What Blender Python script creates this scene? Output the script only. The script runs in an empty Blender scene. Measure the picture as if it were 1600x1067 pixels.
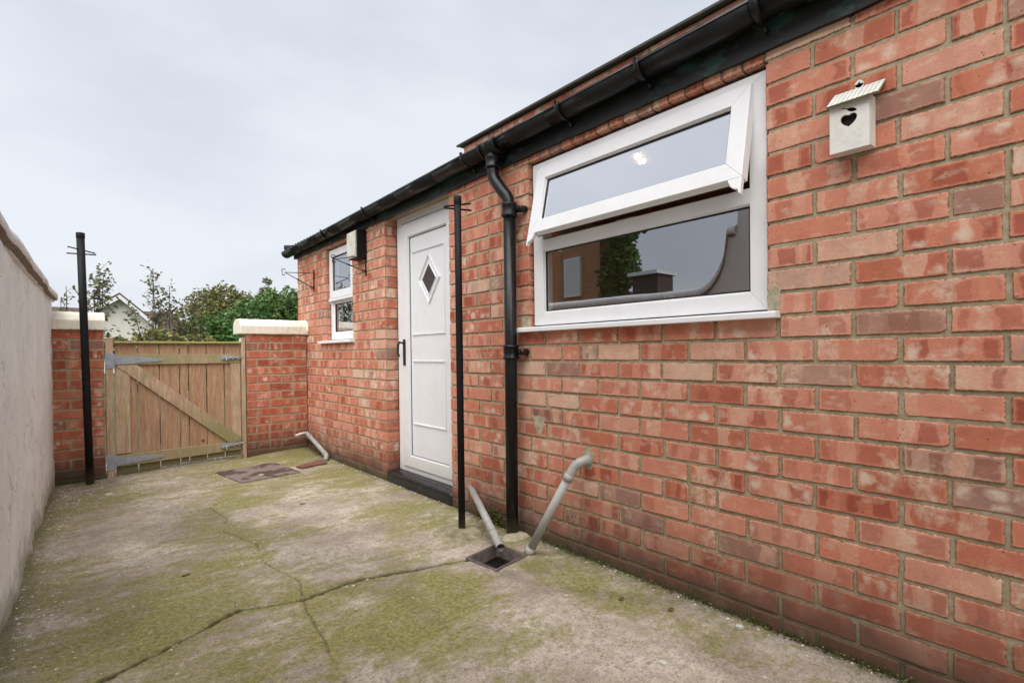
import bpy, math, random
import numpy as np
from mathutils import Vector, Matrix
R = math.radians
random.seed(7); rng = np.random.default_rng(7)
S = bpy.context.scene
COL = S.collection

# ------------------------------------------------------------------ camera
cam_d = bpy.data.cameras.new('camera'); cam = bpy.data.objects.new('camera', cam_d); COL.objects.link(cam)
cam_d.sensor_width = 36.0; cam_d.lens = 811.08/1600*36; cam_d.shift_y = 23.75/1600
cam_d.clip_start = 0.02; cam_d.clip_end = 3000
yaw, pitch, roll = R(40.329), R(-0.424), R(-0.670)
F = Vector((math.sin(yaw)*math.cos(pitch), math.cos(yaw)*math.cos(pitch), math.sin(pitch)))
Rt = Vector((math.cos(yaw), -math.sin(yaw), 0)); Up = Rt.cross(F)
R2 = Rt*math.cos(roll)+Up*math.sin(roll); U2 = -Rt*math.sin(roll)+Up*math.cos(roll)
Mx = Matrix((R2, U2, -F)).transposed().to_4x4(); Mx.translation = Vector((-1.8806, 0, 0.9917))
cam.matrix_world = Mx
S.camera = cam
S.render.resolution_x = 1024; S.render.resolution_y = 682

# ------------------------------------------------------------------ world, sun, exposure
SUN_EL, SUN_AZ = 52, 35
SKY_GAIN = 0.315
W = bpy.data.worlds.new('World'); S.world = W; W.use_nodes = True
nt = W.node_tree; nt.nodes.clear()
def wn(t, **k):
    n = nt.nodes.new(t)
    for a, b in k.items(): setattr(n, a, b)
    return n
out = wn('ShaderNodeOutputWorld'); mixs = wn('ShaderNodeMixShader')
sky = wn('ShaderNodeTexSky', sky_type='NISHITA', sun_disc=False, sun_elevation=R(SUN_EL), sun_rotation=R(-60))
bg1 = wn('ShaderNodeBackground'); bg1.inputs[1].default_value = 0.05
bg2 = wn('ShaderNodeBackground'); bg2.inputs[1].default_value = SKY_GAIN
tc = wn('ShaderNodeTexCoord'); mp = wn('ShaderNodeMapping'); mp.inputs['Scale'].default_value = (1.0, 1.0, 2.6)
nz = wn('ShaderNodeTexNoise'); nz.inputs['Scale'].default_value = 1.5; nz.inputs['Detail'].default_value = 5; nz.inputs['Roughness'].default_value = .5
nz2 = wn('ShaderNodeTexNoise'); nz2.inputs['Scale'].default_value = 4.5; nz2.inputs['Detail'].default_value = 6
rp = wn('ShaderNodeValToRGB'); e = rp.color_ramp.elements
e[0].position = .30; e[0].color = (.69, .735, .83, 1); e[1].position = .66; e[1].color = (.94, .97, 1.03, 1)
mm = wn('ShaderNodeMath', operation='MULTIPLY_ADD'); mm.inputs[1].default_value = .25
L = nt.links.new
L(tc.outputs['Generated'], mp.inputs[0]); L(mp.outputs[0], nz.inputs[0]); L(mp.outputs[0], nz2.inputs[0])
L(nz2.outputs[0], mm.inputs[0])
sub = wn('ShaderNodeMath', operation='SUBTRACT'); sub.inputs[1].default_value = .125
L(nz.outputs[0], sub.inputs[0]); L(sub.outputs[0], mm.inputs[2])
L(mm.outputs[0], rp.inputs[0]); L(rp.outputs[0], bg2.inputs[0]); L(sky.outputs[0], bg1.inputs[0])
mixs.inputs[0].default_value = .92
L(bg1.outputs[0], mixs.inputs[1]); L(bg2.outputs[0], mixs.inputs[2]); L(mixs.outputs[0], out.inputs[0])
sd = bpy.data.lights.new('sun', 'SUN'); sd.energy = 1.6; sd.angle = R(75); sd.color = (1.0, .975, .94)
so = bpy.data.objects.new('sun', sd); COL.objects.link(so)
sdir = Vector((-.46, -.34, .82)).normalized()          # towards the sun
so.rotation_euler = sdir.to_track_quat('Z', 'Y').to_euler()
S.view_settings.view_transform = 'Standard'; S.view_settings.look = 'None'
S.view_settings.exposure = 1.56; S.view_settings.gamma = 1
S.cycles.max_bounces = 8

# ------------------------------------------------------------------ helpers
def tag(o, label=None, cat=None, group=None, kind=None):
    if label: o['label'] = label
    if cat: o['category'] = cat
    if group: o['group'] = group
    if kind: o['kind'] = kind
    return o
def empty(name, loc, label, cat, group=None):
    o = bpy.data.objects.new(name, None); COL.objects.link(o); o.location = loc; o.empty_display_size = .1
    return tag(o, label, cat, group)
def worldloc(o):
    v = Vector(o.location)
    while o.parent: o = o.parent; v += Vector(o.location)
    return v
class MB:
    def __init__(s): s.v = []; s.f = []; s.sm = []; s.mi = []
    def add(s, vs, fs, smooth=False, mi=0):
        b = len(s.v); s.v += [tuple(v) for v in vs]
        for f in fs: s.f.append([b+i for i in f]); s.sm.append(smooth); s.mi.append(mi)
        return s
    def box(s, x0, x1, y0, y1, z0, z1, mi=0):
        v = [(x, y, z) for x in (x0, x1) for y in (y0, y1) for z in (z0, z1)]
        return s.add(v, [(0,1,3,2),(4,6,7,5),(0,4,5,1),(2,3,7,6),(0,2,6,4),(1,5,7,3)], mi=mi)
    def prism(s, poly, axis, a0, a1, smooth=False):
        """poly of 2-D points extruded along an axis; x:(y,z) y:(x,z) z:(x,y)"""
        n = len(poly)
        def mk(p, a):
            return {'x': (a, p[0], p[1]), 'y': (p[0], a, p[1]), 'z': (p[0], p[1], a)}[axis]
        v = [mk(p, a0) for p in poly]+[mk(p, a1) for p in poly]
        f = [tuple(range(n))[::-1], tuple(range(n, 2*n))]
        s.add(v, f); b = len(s.v)-2*n
        for i in range(n):
            s.f.append([b+i, b+(i+1) % n, b+n+(i+1) % n, b+n+i]); s.sm.append(smooth); s.mi.append(0)
        return s
    def tube(s, pts, r, n=14, cap=True, smooth=True):
        pts = [Vector(p) for p in pts]; rs = r if isinstance(r, (list, tuple)) else [r]*len(pts)
        prev = None; rings = []
        for i, p in enumerate(pts):
            t = (pts[min(i+1, len(pts)-1)]-pts[max(i-1, 0)]).normalized()
            if prev is None:
                a = Vector((0, 0, 1)) if abs(t.z) < .9 else Vector((1, 0, 0)); u = t.cross(a).normalized()
            else: u = (prev-t*prev.dot(t)).normalized()
            prev = u; w = t.cross(u)
            rings.append([p+(u*math.cos(2*math.pi*k/n)+w*math.sin(2*math.pi*k/n))*rs[i] for k in range(n)])
        b = len(s.v)
        for rg in rings: s.v += [tuple(v) for v in rg]
        for i in range(len(pts)-1):
            for k in range(n):
                s.f.append([b+i*n+k, b+i*n+(k+1) % n, b+(i+1)*n+(k+1) % n, b+(i+1)*n+k]); s.sm.append(smooth); s.mi.append(0)
        if cap:
            s.f.append([b+k for k in range(n)][::-1]); s.sm.append(False); s.mi.append(0)
            s.f.append([b+(len(pts)-1)*n+k for k in range(n)]); s.sm.append(False); s.mi.append(0)
        return s
    def frame(s, y0, y1, z0, z1, w, x0, x1):
        """mitred rectangular frame in the Y-Z plane"""
        o = [(y0, z0), (y1, z0), (y1, z1), (y0, z1)]
        ws = w if isinstance(w, (list, tuple)) else [w]*4   # bottom, right(y1), top, left(y0)
        i = [(y0+ws[3], z0+ws[0]), (y1-ws[1], z0+ws[0]), (y1-ws[1], z1-ws[2]), (y0+ws[3], z1-ws[2])]
        for k in range(4):
            q = [o[k], o[(k+1) % 4], i[(k+1) % 4], i[k]]
            s.prism(q, 'x', x0, x1)
        return s
    def build(s, name, mat, parent=None, bevel=0, label=None, origin=None, seg=2):
        me = bpy.data.meshes.new(name)
        off = worldloc(parent) if parent else Vector((0, 0, 0))
        loc = Vector(origin) if origin is not None else off
        me.from_pydata([tuple(Vector(v)-loc) for v in s.v], [], s.f); 
        me.polygons.foreach_set('use_smooth', s.sm); me.polygons.foreach_set('material_index', s.mi)
        for m in (mat if isinstance(mat, (list, tuple)) else [mat]): me.materials.append(m)
        me.validate(); me.update()
        o = bpy.data.objects.new(name, me); COL.objects.link(o)
        o.location = loc-off
        if parent: o.parent = parent
        if bevel:
            m = o.modifiers.new('bevel', 'BEVEL'); m.width = bevel; m.segments = seg; m.limit_method = 'ANGLE'; m.angle_limit = R(35)
            m.harden_normals = False
        if label: o['label'] = label
        return o

def mesh_np(name, verts, faces, mat, parent=None, smooth=True, uv=None, col=None, matidx=None):
    """verts (n,3), faces (m,4) or (m,3)"""
    me = bpy.data.meshes.new(name); faces = np.asarray(faces); verts = np.asarray(verts, dtype=np.float32)
    off = np.array(worldloc(parent)) if parent else np.zeros(3)
    verts = verts-off.astype(np.float32)
    k = faces.shape[1]
    me.vertices.add(len(verts)); me.vertices.foreach_set('co', verts.ravel())
    me.loops.add(faces.size); me.loops.foreach_set('vertex_index', faces.ravel().astype(np.int32))
    me.polygons.add(len(faces)); me.polygons.foreach_set('loop_start', np.arange(0, faces.size, k, dtype=np.int32))
    me.polygons.foreach_set('loop_total', np.full(len(faces), k, dtype=np.int32))
    me.polygons.foreach_set('use_smooth', np.full(len(faces), bool(smooth)))
    if matidx is not None: me.polygons.foreach_set('material_index', matidx.astype(np.int32))
    if uv is not None:
        l = me.uv_layers.new(name='UVMap'); l.data.foreach_set('uv', uv[faces.ravel()].astype(np.float32).ravel())
    if col is not None:
        a = me.color_attributes.new(name='mask', type='FLOAT_COLOR', domain='POINT'); a.data.foreach_set('color', col.astype(np.float32).ravel())
    for m in (mat if isinstance(mat, (list, tuple)) else [mat]): me.materials.append(m)
    me.update(); me.validate()
    o = bpy.data.objects.new(name, me); COL.objects.link(o)
    if parent: o.parent = parent
    return o

_lat = np.random.default_rng(3).random((256, 256))
def vnoise(x, y):
    xi = np.floor(x).astype(int); yi = np.floor(y).astype(int); fx = x-xi; fy = y-yi
    fx = fx*fx*(3-2*fx); fy = fy*fy*(3-2*fy); g = lambda a, b: _lat[a & 255, b & 255]
    return (g(xi, yi)*(1-fx)+g(xi+1, yi)*fx)*(1-fy)+(g(xi, yi+1)*(1-fx)+g(xi+1, yi+1)*fx)*fy
def fbm(x, y, o=5, g=.5):
    a = 1; s = 0; t = 0
    for i in range(o): s += a*vnoise(x*2**i+17.3*i, y*2**i+9.1*i); t += a; a *= g
    return s/t
def sstep(a, b, x): t = np.clip((x-a)/(b-a), 0, 1); return t*t*(3-2*t)

# ------------------------------------------------------------------ materials
class NT:
    def __init__(s, name):
        s.m = bpy.data.materials.new(name); s.m.use_nodes = True; s.t = s.m.node_tree; s.t.nodes.clear()
        s.out = s.n('ShaderNodeOutputMaterial'); s.b = s.n('ShaderNodeBsdfPrincipled'); s.l(s.b.outputs[0], s.out.inputs[0])
        s.tc = s.n('ShaderNodeTexCoord')
    def n(s, t, **k):
        n = s.t.nodes.new(t)
        for a, b in k.items(): setattr(n, a, b)
        return n
    def l(s, a, b): s.t.links.new(a, b)
    def val(s, sock, v):
        if isinstance(v, (int, float)): sock.default_value = v
        elif isinstance(v, tuple): sock.default_value = v if len(v) == 4 or sock.type == 'VECTOR' else (*v, 1)
        else: s.l(v, sock)
    def noise(s, scale, detail=4, rough=.5, vec=None, dist=0, mapscale=None, dim='3D', w=None, out=0):
        n = s.n('ShaderNodeTexNoise', noise_dimensions=dim); n.inputs['Scale'].default_value = scale
        n.inputs['Detail'].default_value = detail; n.inputs['Roughness'].default_value = rough; n.inputs['Distortion'].default_value = dist
        v = vec if vec is not None else s.tc.outputs['Object']
        if mapscale:
            mp = s.n('ShaderNodeMapping'); mp.inputs['Scale'].default_value = mapscale; s.l(v, mp.inputs[0]); v = mp.outputs[0]
        if dim != '1D': s.l(v, n.inputs['Vector'])
        if w is not None: s.l(w, n.inputs['W'])
        return n.outputs[out]
    def vor(s, scale, vec=None, feature='F1', rnd=1, out='Distance'):
        n = s.n('ShaderNodeTexVoronoi', feature=feature); n.inputs['Scale'].default_value = scale; n.inputs['Randomness'].default_value = rnd
        s.l(vec if vec is not None else s.tc.outputs['Object'], n.inputs['Vector']); return n.outputs[out]
    def ramp(s, x, stops, interp='LINEAR'):
        n = s.n('ShaderNodeValToRGB'); cr = n.color_ramp; cr.interpolation = interp
        while len(cr.elements) < len(stops): cr.elements.new(.5)
        for e, (p, c) in zip(cr.elements, stops):
            e.position = p; e.color = (c, c, c, 1) if isinstance(c, (int, float)) else (*c, 1)
        s.l(x, n.inputs[0]); return n.outputs[0]
    def math(s, op, a, b=0, c=None, clamp=False):
        n = s.n('ShaderNodeMath', operation=op, use_clamp=clamp); s.val(n.inputs[0], a); s.val(n.inputs[1], b)
        if c is not None: s.val(n.inputs[2], c)
        return n.outputs[0]
    def mix(s, f, a, b, mode='MIX'):
        n = s.n('ShaderNodeMix', data_type='RGBA', blend_type=mode); s.val(n.inputs[0], f); s.val(n.inputs[6], a); s.val(n.inputs[7], b); return n.outputs[2]
    def bump(s, h, strength=.5, dist=.01, prev=None):
        n = s.n('ShaderNodeBump'); n.inputs['Strength'].default_value = strength; n.inputs['Distance'].default_value = dist
        s.l(h, n.inputs['Height'])
        if prev is not None: s.l(prev, n.inputs['Normal'])
        s.l(n.outputs[0], s.b.inputs['Normal']); return n.outputs[0]
    def base(s, c): s.val(s.b.inputs['Base Color'], c)
    def rough(s, r): s.val(s.b.inputs['Roughness'], r)
    def n_vec(s):
        nn = s.n('ShaderNodeTexNoise'); nn.inputs['Scale'].default_value = 5; nn.inputs['Detail'].default_value = 5; s.l(s.tc.outputs['Object'], nn.inputs['Vector'])
        va = s.n('ShaderNodeVectorMath', operation='MULTIPLY_ADD'); s.l(nn.outputs['Color'], va.inputs[0]); va.inputs[1].default_value = (.35, .35, .35); s.l(s.tc.outputs['Object'], va.inputs[2]); return va.outputs[0]
    def sep(s, v):
        n = s.n('ShaderNodeSeparateXYZ'); s.l(v, n.inputs[0]); return n.outputs
def paint(name, col, rough=.4, var=.06, nscale=6, bumps=.1, bscale=60, dirt=None, dirtamt=.5, spec=.5, metallic=0, low=None):
    t = NT(name); n = t.noise(nscale, 5, .6)
    lo = tuple(c*(1-var*2) for c in col); hi = tuple(min(1, c*(1+var)) for c in col)
    c = t.ramp(n, [(.3, lo), (.7, hi)])
    if dirt:
        d = t.noise(nscale*2.7, 6, .65); c = t.mix(t.ramp(d, [(.52, 0.0), (.75, dirtamt)]), c, dirt)
    if low:
        gp = t.n('ShaderNodeNewGeometry'); zz = t.math('ADD', t.sep(gp.outputs['Position'])[2], t.math('MULTIPLY', t.noise(14, 6, .7), low[1]))
        c = t.mix(t.ramp(zz, [(low[1]*.45, low[3]), (low[0]+low[1]*.5, 0.0)]), c, low[2])
    t.base(c); t.rough(rough); t.b.inputs['Specular IOR Level'].default_value = spec; t.b.inputs['Metallic'].default_value = metallic
    if bumps: t.bump(t.noise(bscale, 4), bumps, .003)
    return t.m

def brick_material(name, ramp, zdirt_ao=True, band=1.0, pale=.34):
    t = NT(name)
    geo = t.n('ShaderNodeNewGeometry'); rnd = geo.outputs['Random Per Island']
    uvn = t.n('ShaderNodeUVMap'); uvn.uv_map = 'UVMap'; uv = t.sep(uvn.outputs[0]); u, v = uv[0], uv[1]
    P = t.tc.outputs['Object']
    seed = t.math('MULTIPLY', rnd, 137.0)
    base = t.ramp(rnd, ramp)
    r2 = t.math('FRACT', t.math('MULTIPLY', rnd, 57.31)); r3 = t.math('FRACT', t.math('MULTIPLY', rnd, 211.7))
    # kiss-mark bands: sharp edged vertical zones along the brick, wobbling with height
    wob = t.math('MULTIPLY', t.math('SUBTRACT', t.noise(14, 4), .5), .26)
    ub = t.math('ADD', t.math('ADD', u, wob), seed)
    bn = t.noise(2.6, 0, .5, dim='1D', w=ub)
    edge_u = t.math('MINIMUM', u, t.math('SUBTRACT', 1.0, u)); edge_v = t.math('MINIMUM', v, t.math('SUBTRACT', 1.0, v))
    nz = t.noise(38, 4, .6)
    ev = t.math('ADD', edge_v, t.math('MULTIPLY', t.math('SUBTRACT', nz, .5), .22))
    eu = t.math('ADD', t.math('MULTIPLY', edge_u, 2.9), t.math('MULTIPLY', t.math('SUBTRACT', nz, .5), .22))
    inner = t.math('MULTIPLY', t.ramp(ev, [(.07, 0.0), (.17, 1.0)]), t.ramp(eu, [(.07, 0.0), (.17, 1.0)]))
    bdark = t.math('MULTIPLY', t.ramp(bn, [(.45, 1.0), (.49, 0.0)]), inner)
    blight = t.ramp(bn, [(.585, 0.0), (.625, 1.0)])
    amtd = t.ramp(r2, [(.25, 0.0), (.85, .85*band)])
    c = t.mix(t.math('MULTIPLY', bdark, amtd), base, t.mix(1.0, base, (.64, .44, .43), 'MULTIPLY'))
    c = t.mix(t.math('MULTIPLY', blight, t.ramp(r3, [(.15, .08), (.9, .74*band)])), c, (.74, .44, .325))
    # smooth mottling
    c = t.mix(t.ramp(t.noise(13, 5, .6), [(.35, 0.0), (.7, .45)]), c, t.mix(1.0, c, (.70, .58, .56), 'MULTIPLY'))
    # round pale firing spots / efflorescence
    sp = t.noise(15, 3, .55, mapscale=(1, 1, 1.6)); 
    c = t.mix(t.math('MULTIPLY', t.ramp(sp, [(.57, 0.0), (.68, 1.0)]), pale), c, (.74, .60, .47))
    # lighter worn rim
    rim = t.math('SUBTRACT', 1.0, t.math('MULTIPLY', t.ramp(ev, [(.02, 0.0), (.13, 1.0)]), t.ramp(eu, [(.02, 0.0), (.13, 1.0)])))
    c = t.mix(t.math('MULTIPLY', rim, .35), c, (.72, .38, .26))
    # grey-blue bloom
    c = t.mix(t.math('MULTIPLY', t.ramp(t.noise(6.5, 4, .6), [(.60, 0.0), (.74, .55)]), t.ramp(r3, [(.5, 0.0), (.8, 1.0)])), c, (.36, .26, .235))
    c = t.mix(t.math('MULTIPLY', t.ramp(t.noise(4.5, 5, .6, mapscale=(1, 1, .8)), [(.56, 0.0), (.64, .60)]), t.ramp(t.noise(40, 5, .7), [(.38, .1), (.56, 1.0)])), c, (.76, .62, .48))
    c = t.mix(t.ramp(t.noise(110, 4, .7), [(.38, .15), (.54, 0.0)]), c, (.30, .13, .085))
    grain = t.noise(260, 3, .6); c = t.mix(t.ramp(grain, [(.35, .16), (.55, 0.0)]), c, (.25, .09, .06))
    # pits
    pit = t.vor(62, feature='F1'); pm = t.math('MULTIPLY', t.ramp(pit, [(.10, 1.0), (.17, 0.0)]), t.ramp(t.noise(24, 2), [(.55, 0.0), (.63, 1.0)]))
    c = t.mix(t.math('MULTIPLY', pm, .8), c, (.13, .05, .045))
    # round pale kiss spots in a row along some bricks
    cb = t.n('ShaderNodeCombineXYZ'); t.l(t.math('ADD', t.math('MULTIPLY', u, 3.0), seed), cb.inputs[0]); t.l(t.math('ADD', t.math('MULTIPLY', v, 1.0), seed), cb.inputs[1]); t.l(seed, cb.inputs[2])
    vd = t.vor(1.0, vec=cb.outputs[0], rnd=.75); vd = t.math('ADD', vd, t.math('MULTIPLY', t.math('SUBTRACT', t.noise(45, 5, .65), .5), .55))
    r4 = t.math('FRACT', t.math('MULTIPLY', rnd, 733.3))
    c = t.mix(t.math('MULTIPLY', t.math('MULTIPLY', t.ramp(vd, [(.16, .75), (.42, 0.0)]), t.ramp(r4, [(.66, 0.0), (.85, 1.0)])), inner), c, (.70, .57, .47))
    # ragged, chipped arrises
    rg = t.noise(95, 5, .72); ed = t.math('MINIMUM', edge_v, t.math('MULTIPLY', edge_u, 2.9)); ed = t.math('ADD', ed, t.math('MULTIPLY', t.math('SUBTRACT', rg, .5), .30))
    c = t.mix(t.ramp(ed, [(-.005, .9), (.035, 0.0)]), c, (.20, .10, .06))
    if zdirt_ao:  # wall-foot dirt and moss, with ambient occlusion shade mixed into the colour
        z = t.sep(P)[2]; zz = t.math('ADD', z, t.math('MULTIPLY', t.math('SUBTRACT', t.noise(5, 5, .65), .5), .22))
        c = t.mix(t.ramp(zz, [(.07, .88), (.15, .50), (.33, 0.0)]), c, (.095, .055, .045))
        g = t.ramp(t.math('ADD', z, t.math('MULTIPLY', t.noise(9, 5, .7), .16)), [(.075, .8), (.13, 0.0)])
        c = t.mix(g, c, (.05, .06, .02))
    c = t.mix(1.0, c, (1.0, 1.005, .965), 'MULTIPLY')
    t.base(c); t.rough(.88); t.b.inputs['Specular IOR Level'].default_value = .25
    h = t.math('ADD', t.math('MULTIPLY', t.noise(140, 5, .65), .5), t.math('MULTIPLY', pm, -.9))
    h = t.math('ADD', h, t.math('MULTIPLY', t.noise(28, 4, .6), .6))
    t.bump(h, .55, .0035)
    return t.m
SALMON = [(0.0, (.48, .15, .092)), (.14, (.56, .19, .118)), (.34, (.63, .235, .155)), (.62, (.67, .28, .195)), (.84, (.68, .34, .25)), (.93, (.70, .49, .38)), (.97, (.41, .22, .175)), (1.0, (.36, .21, .175))]
DARKRED = [(0.0, (.33, .085, .05)), (.3, (.42, .11, .062)), (.6, (.50, .145, .085)), (.85, (.56, .20, .12)), (1.0, (.28, .15, .12))]
M = {}
M['brick'] = brick_material('salmon_brick', SALMON)
M['brick2'] = brick_material('red_brick', DARKRED, band=.55, pale=.25)
t = NT('mortar'); n = t.noise(30, 6, .7); c = t.ramp(n, [(.3, (.26, .21, .115)), (.55, (.40, .34, .225)), (.8, (.53, .465, .34))])
c = t.mix(t.ramp(t.vor(240), [(.12, .7), (.24, 0.0)]), c, (.55, .52, .44))
z = t.math('ADD', t.sep(t.tc.outputs['Object'])[2], t.math('MULTIPLY', t.noise(6, 5, .65), .2))
c = t.mix(t.ramp(z, [(.12, .85), (.3, 0.0)]), c, (.055, .055, .03))
t.base(c); t.rough(.95); t.bump(t.noise(160, 5, .7), .6, .003); M['mortar'] = t.m

# concrete yard: moss / crack / damp masks come as mesh attributes measured over the real yard
t = NT('yard_concrete'); at = t.n('ShaderNodeAttribute'); at.attribute_name = 'mask'
sp = t.n('ShaderNodeSeparateColor'); t.l(at.outputs['Color'], sp.inputs[0])
a1 = t.noise(2.6, 6, .62); c = t.ramp(a1, [(.32, (.31, .25, .195)), (.5, (.48, .405, .33)), (.66, (.64, .56, .475))])
fine = t.noise(90, 5, .75); c = t.mix(t.ramp(fine, [(.36, .66), (.50, 0.0)]), c, (.14, .11, .08))
agg = t.vor(130); ar = t.vor(130, out='Color'); ags = t.sep(ar)
c = t.mix(t.math('MULTIPLY', t.ramp(agg, [(.16, .8), (.3, 0.0)]), t.ramp(ags[0], [(.55, 0.0), (.7, 1.0)])), c, (.50, .45, .36))
c = t.mix(t.math('MULTIPLY', t.ramp(agg, [(.16, .8), (.3, 0.0)]), t.ramp(ags[1], [(.7, 0.0), (.8, 1.0)])), c, (.10, .075, .06))
c = t.mix(t.ramp(t.noise(22, 5, .7), [(.38, .40), (.54, 0.0)]), c, (.22, .17, .12))
mossn = t.noise(26, 7, .78); mo = t.math('ADD', sp.outputs[0], t.math('MULTIPLY', t.math('SUBTRACT', mossn, .5), 1.5))
mcol = t.ramp(t.noise(60, 5, .7), [(.3, (.095, .090, .024)), (.5, (.225, .21, .052)), (.72, (.40, .36, .135))])
c = t.mix(t.ramp(mo, [(.36, 0.0), (.56, .50), (.95, .92)]), c, mcol)
c = t.mix(t.ramp(t.noise(34, 6, .75), [(.34, .55), (.47, 0.0)]), c, (.15, .12, .08))
c = t.mix(sp.outputs[2], c, (.075, .06, .04))
c = t.mix(sp.outputs[1], c, (.010, .011, .005))
wet = t.ramp(t.noise(1.1, 3), [(.45, 0.0), (.65, 1.0)])
t.base(c); t.rough(t.ramp(wet, [(0, .92), (1, .72)])); t.b.inputs['Specular IOR Level'].default_value = .35
c2_ = t.mix(t.ramp(t.noise(210, 3, .6), [(.60, 0.0), (.70, .55)]), c, (.66, .60, .50)); t.base(c2_)
h = t.math('ADD', t.math('MULTIPLY', fine, .6), t.math('MULTIPLY', t.math('SUBTRACT', 1.0, agg), .35)); h = t.math('ADD', h, t.noise(18, 6, .7))
t.bump(h, .75, .008); M['yard'] = t.m

def render_mat(name, col, grime, wear=(.30, .24, .19)):
    t = NT(name); c = t.ramp(t.noise(3, 6, .65), [(.3, tuple(x*.84 for x in col)), (.7, col)])
    c = t.mix(t.ramp(t.noise(9, 6, .75, mapscale=(1, 1, .45)), [(.56, 0.0), (.74, .30)]), c, grime)
    z = t.math('ADD', t.sep(t.tc.outputs['Object'])[2], t.math('MULTIPLY', t.noise(12, 6, .7), .35))
    c = t.mix(t.ramp(z, [(.18, .75), (.34, 0.0)]), c, (.24, .24, .12))
    c = t.mix(t.ramp(t.noise(16, 5, .75, mapscale=(1, 1, .6)), [(.66, 0.0), (.70, .55)]), c, wear)
    c = t.mix(t.ramp(t.noise(5, 7, .8, mapscale=(1, 2.2, .35)), [(.54, 0.0), (.68, .22)]), c, tuple(x*.66 for x in col)); ck = t.vor(1.3, vec=t.n_vec(), feature='DISTANCE_TO_EDGE'); c = t.mix(t.ramp(ck, [(.002, .55), (.006, 0.0)]), c, (.25, .22, .17))
    t.base(c); t.rough(.8); h = t.math('ADD', t.noise(7, 5, .6), t.math('MULTIPLY', t.noise(70, 5, .65), .45)); t.bump(h, .8, .012); return t.m
M['render_wall'] = render_mat('painted_render', (.89, .885, .865), (.48, .46, .40))
M['coping'] = render_mat('painted_coping', (.86, .86, .86), (.50, .48, .44))
M['cream'] = paint('cream_masonry_paint', (.84, .79, .66), .55, .05, 12, .5, 50, (.45, .43, .30), .3)
M['tileunder'] = paint('brown_tile_edge', (.24, .19, .15), .85, .2, 20, .5, 60)
M['upvc'] = paint('white_upvc', (.83, .83, .84), .28, .02, 5, 0.02, 30, (.66, .66, .62), .25, low=(.16, .12, (.36, .34, .26), .6))
M['door'] = paint('white_door_panel', (.80, .80, .82), .33, .02, 6, .22, 120, (.66, .65, .60), .28, low=(.30, .25, (.42, .40, .33), .55))
M['gasket'] = paint('black_rubber', (.012, .012, .013), .6, .1, 20, 0)
t = NT('black_gloss'); c = t.ramp(t.noise(14, 6, .7), [(.35, (.0035, .0035, .004)), (.8, (.009, .009, .010))]); t.base(c)
zz = t.math('ADD', t.sep(t.tc.outputs['Object'])[2], t.math('MULTIPLY', t.noise(16, 6, .7), .14)); c = t.mix(t.ramp(zz, [(.07, .7), (.18, 0.0)]), c, (.12, .105, .07)); c = t.mix(t.ramp(t.noise(40, 5, .7), [(.62, 0.0), (.72, .35)]), c, (.06, .055, .05)); t.base(c)
t.rough(t.ramp(t.noise(9, 5, .7), [(.35, .22), (.7, .55)])); t.b.inputs['Specular IOR Level'].default_value = .38; t.bump(t.noise(45, 4), .12, .004); M['black'] = t.m
M['polepaint'] = paint('black_pole_paint', (.005, .005, .006), .62, .2, 20, .15, 90, (.03, .022, .016), .6, spec=.25, low=(.10, .12, (.14, .12, .08), .75))
t = NT('peeling_fascia'); c = t.ramp(t.noise(10, 5, .7, mapscale=(1, .5, 1.2)), [(.35, (.004, .0045, .0045)), (.75, (.012, .013, .012))])
z = t.sep(t.tc.outputs['Object'])[2]; pe = t.noise(7, 6, .72, mapscale=(1, .6, 1.4))
c = t.mix(t.ramp(pe, [(.53, 0.0), (.57, .8)]), c, (.020, .065, .050))
c = t.mix(t.ramp(t.noise(26, 5, .75, mapscale=(1, .4, 1.4)), [(.67, 0.0), (.70, .8)]), c, (.10, .13, .13))
t.base(c); t.rough(.5); t.bump(t.noise(30, 5, .7), .5, .004); M['fascia'] = t.m
M['step'] = paint('black_step_paint', (.014, .015, .016), .34, .25, 10, .5, 40, (.10, .09, .07), .28)
t = NT('grey_pipe'); c = t.ramp(t.noise(8, 5, .6), [(.3, (.36, .355, .33)), (.7, (.46, .455, .43))])
c = t.mix(t.ramp(t.noise(22, 4, .6, mapscale=(1, 1, .5)), [(.64, 0.0), (.66, 1.0)]), c, (.035, .028, .025)); t.base(c); t.rough(.5); t.bump(t.noise(30, 4), .2, .003); M['pipechip'] = t.m
M['pipe'] = paint('grey_plastic_pipe', (.40, .395, .37), .45, .08, 8, .1, 40, (.18, .16, .12), .5)
M['slate'] = paint('dark_flashing', (.045, .047, .042), .5, .2, 12, .3, 40, (.11, .11, .08), .5)
M['rooftile'] = paint('dark_corrugated_sheet', (.018, .018, .019), .7, .3, 12, .6, 50)
M['galv'] = paint('galvanised_steel', (.36, .39, .43), .42, .12, 30, .2, 80, metallic=.35)
M['iron'] = paint('wrought_iron', (.01, .01, .011), .5, .2, 20, .1, 80)
M['drain'] = paint('brown_gully_clay', (.12, .095, .082), .6, .25, 25, .5, 80, (.22, .19, .14), .6)
M['grate'] = paint('black_grate', (.01, .01, .011), .4, .2, 25, .2, 80, (.16, .16, .15), .25)
t = NT('manhole_cover'); c = t.ramp(t.noise(30, 5, .7), [(.3, (.16, .125, .11)), (.7, (.30, .24, .21))])
c = t.mix(t.ramp(t.noise(4.2, 4, .6), [(.50, 0.0), (.53, .80)]), c, (.055, .030, .027)); t.base(c)
t.rough(.6); t.bump(t.noise(90, 4, .7), .5, .004); M['manhole'] = t.m
M['redtile'] = paint('red_tile', (.20, .085, .075), .7, .2, 25, .5, 80, (.1, .08, .06), .6)
M['lampglass'] = paint('cloudy_diffuser', (.62, .60, .50), .25, .12, 14, .3, 120, (.36, .34, .26), .4)
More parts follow.
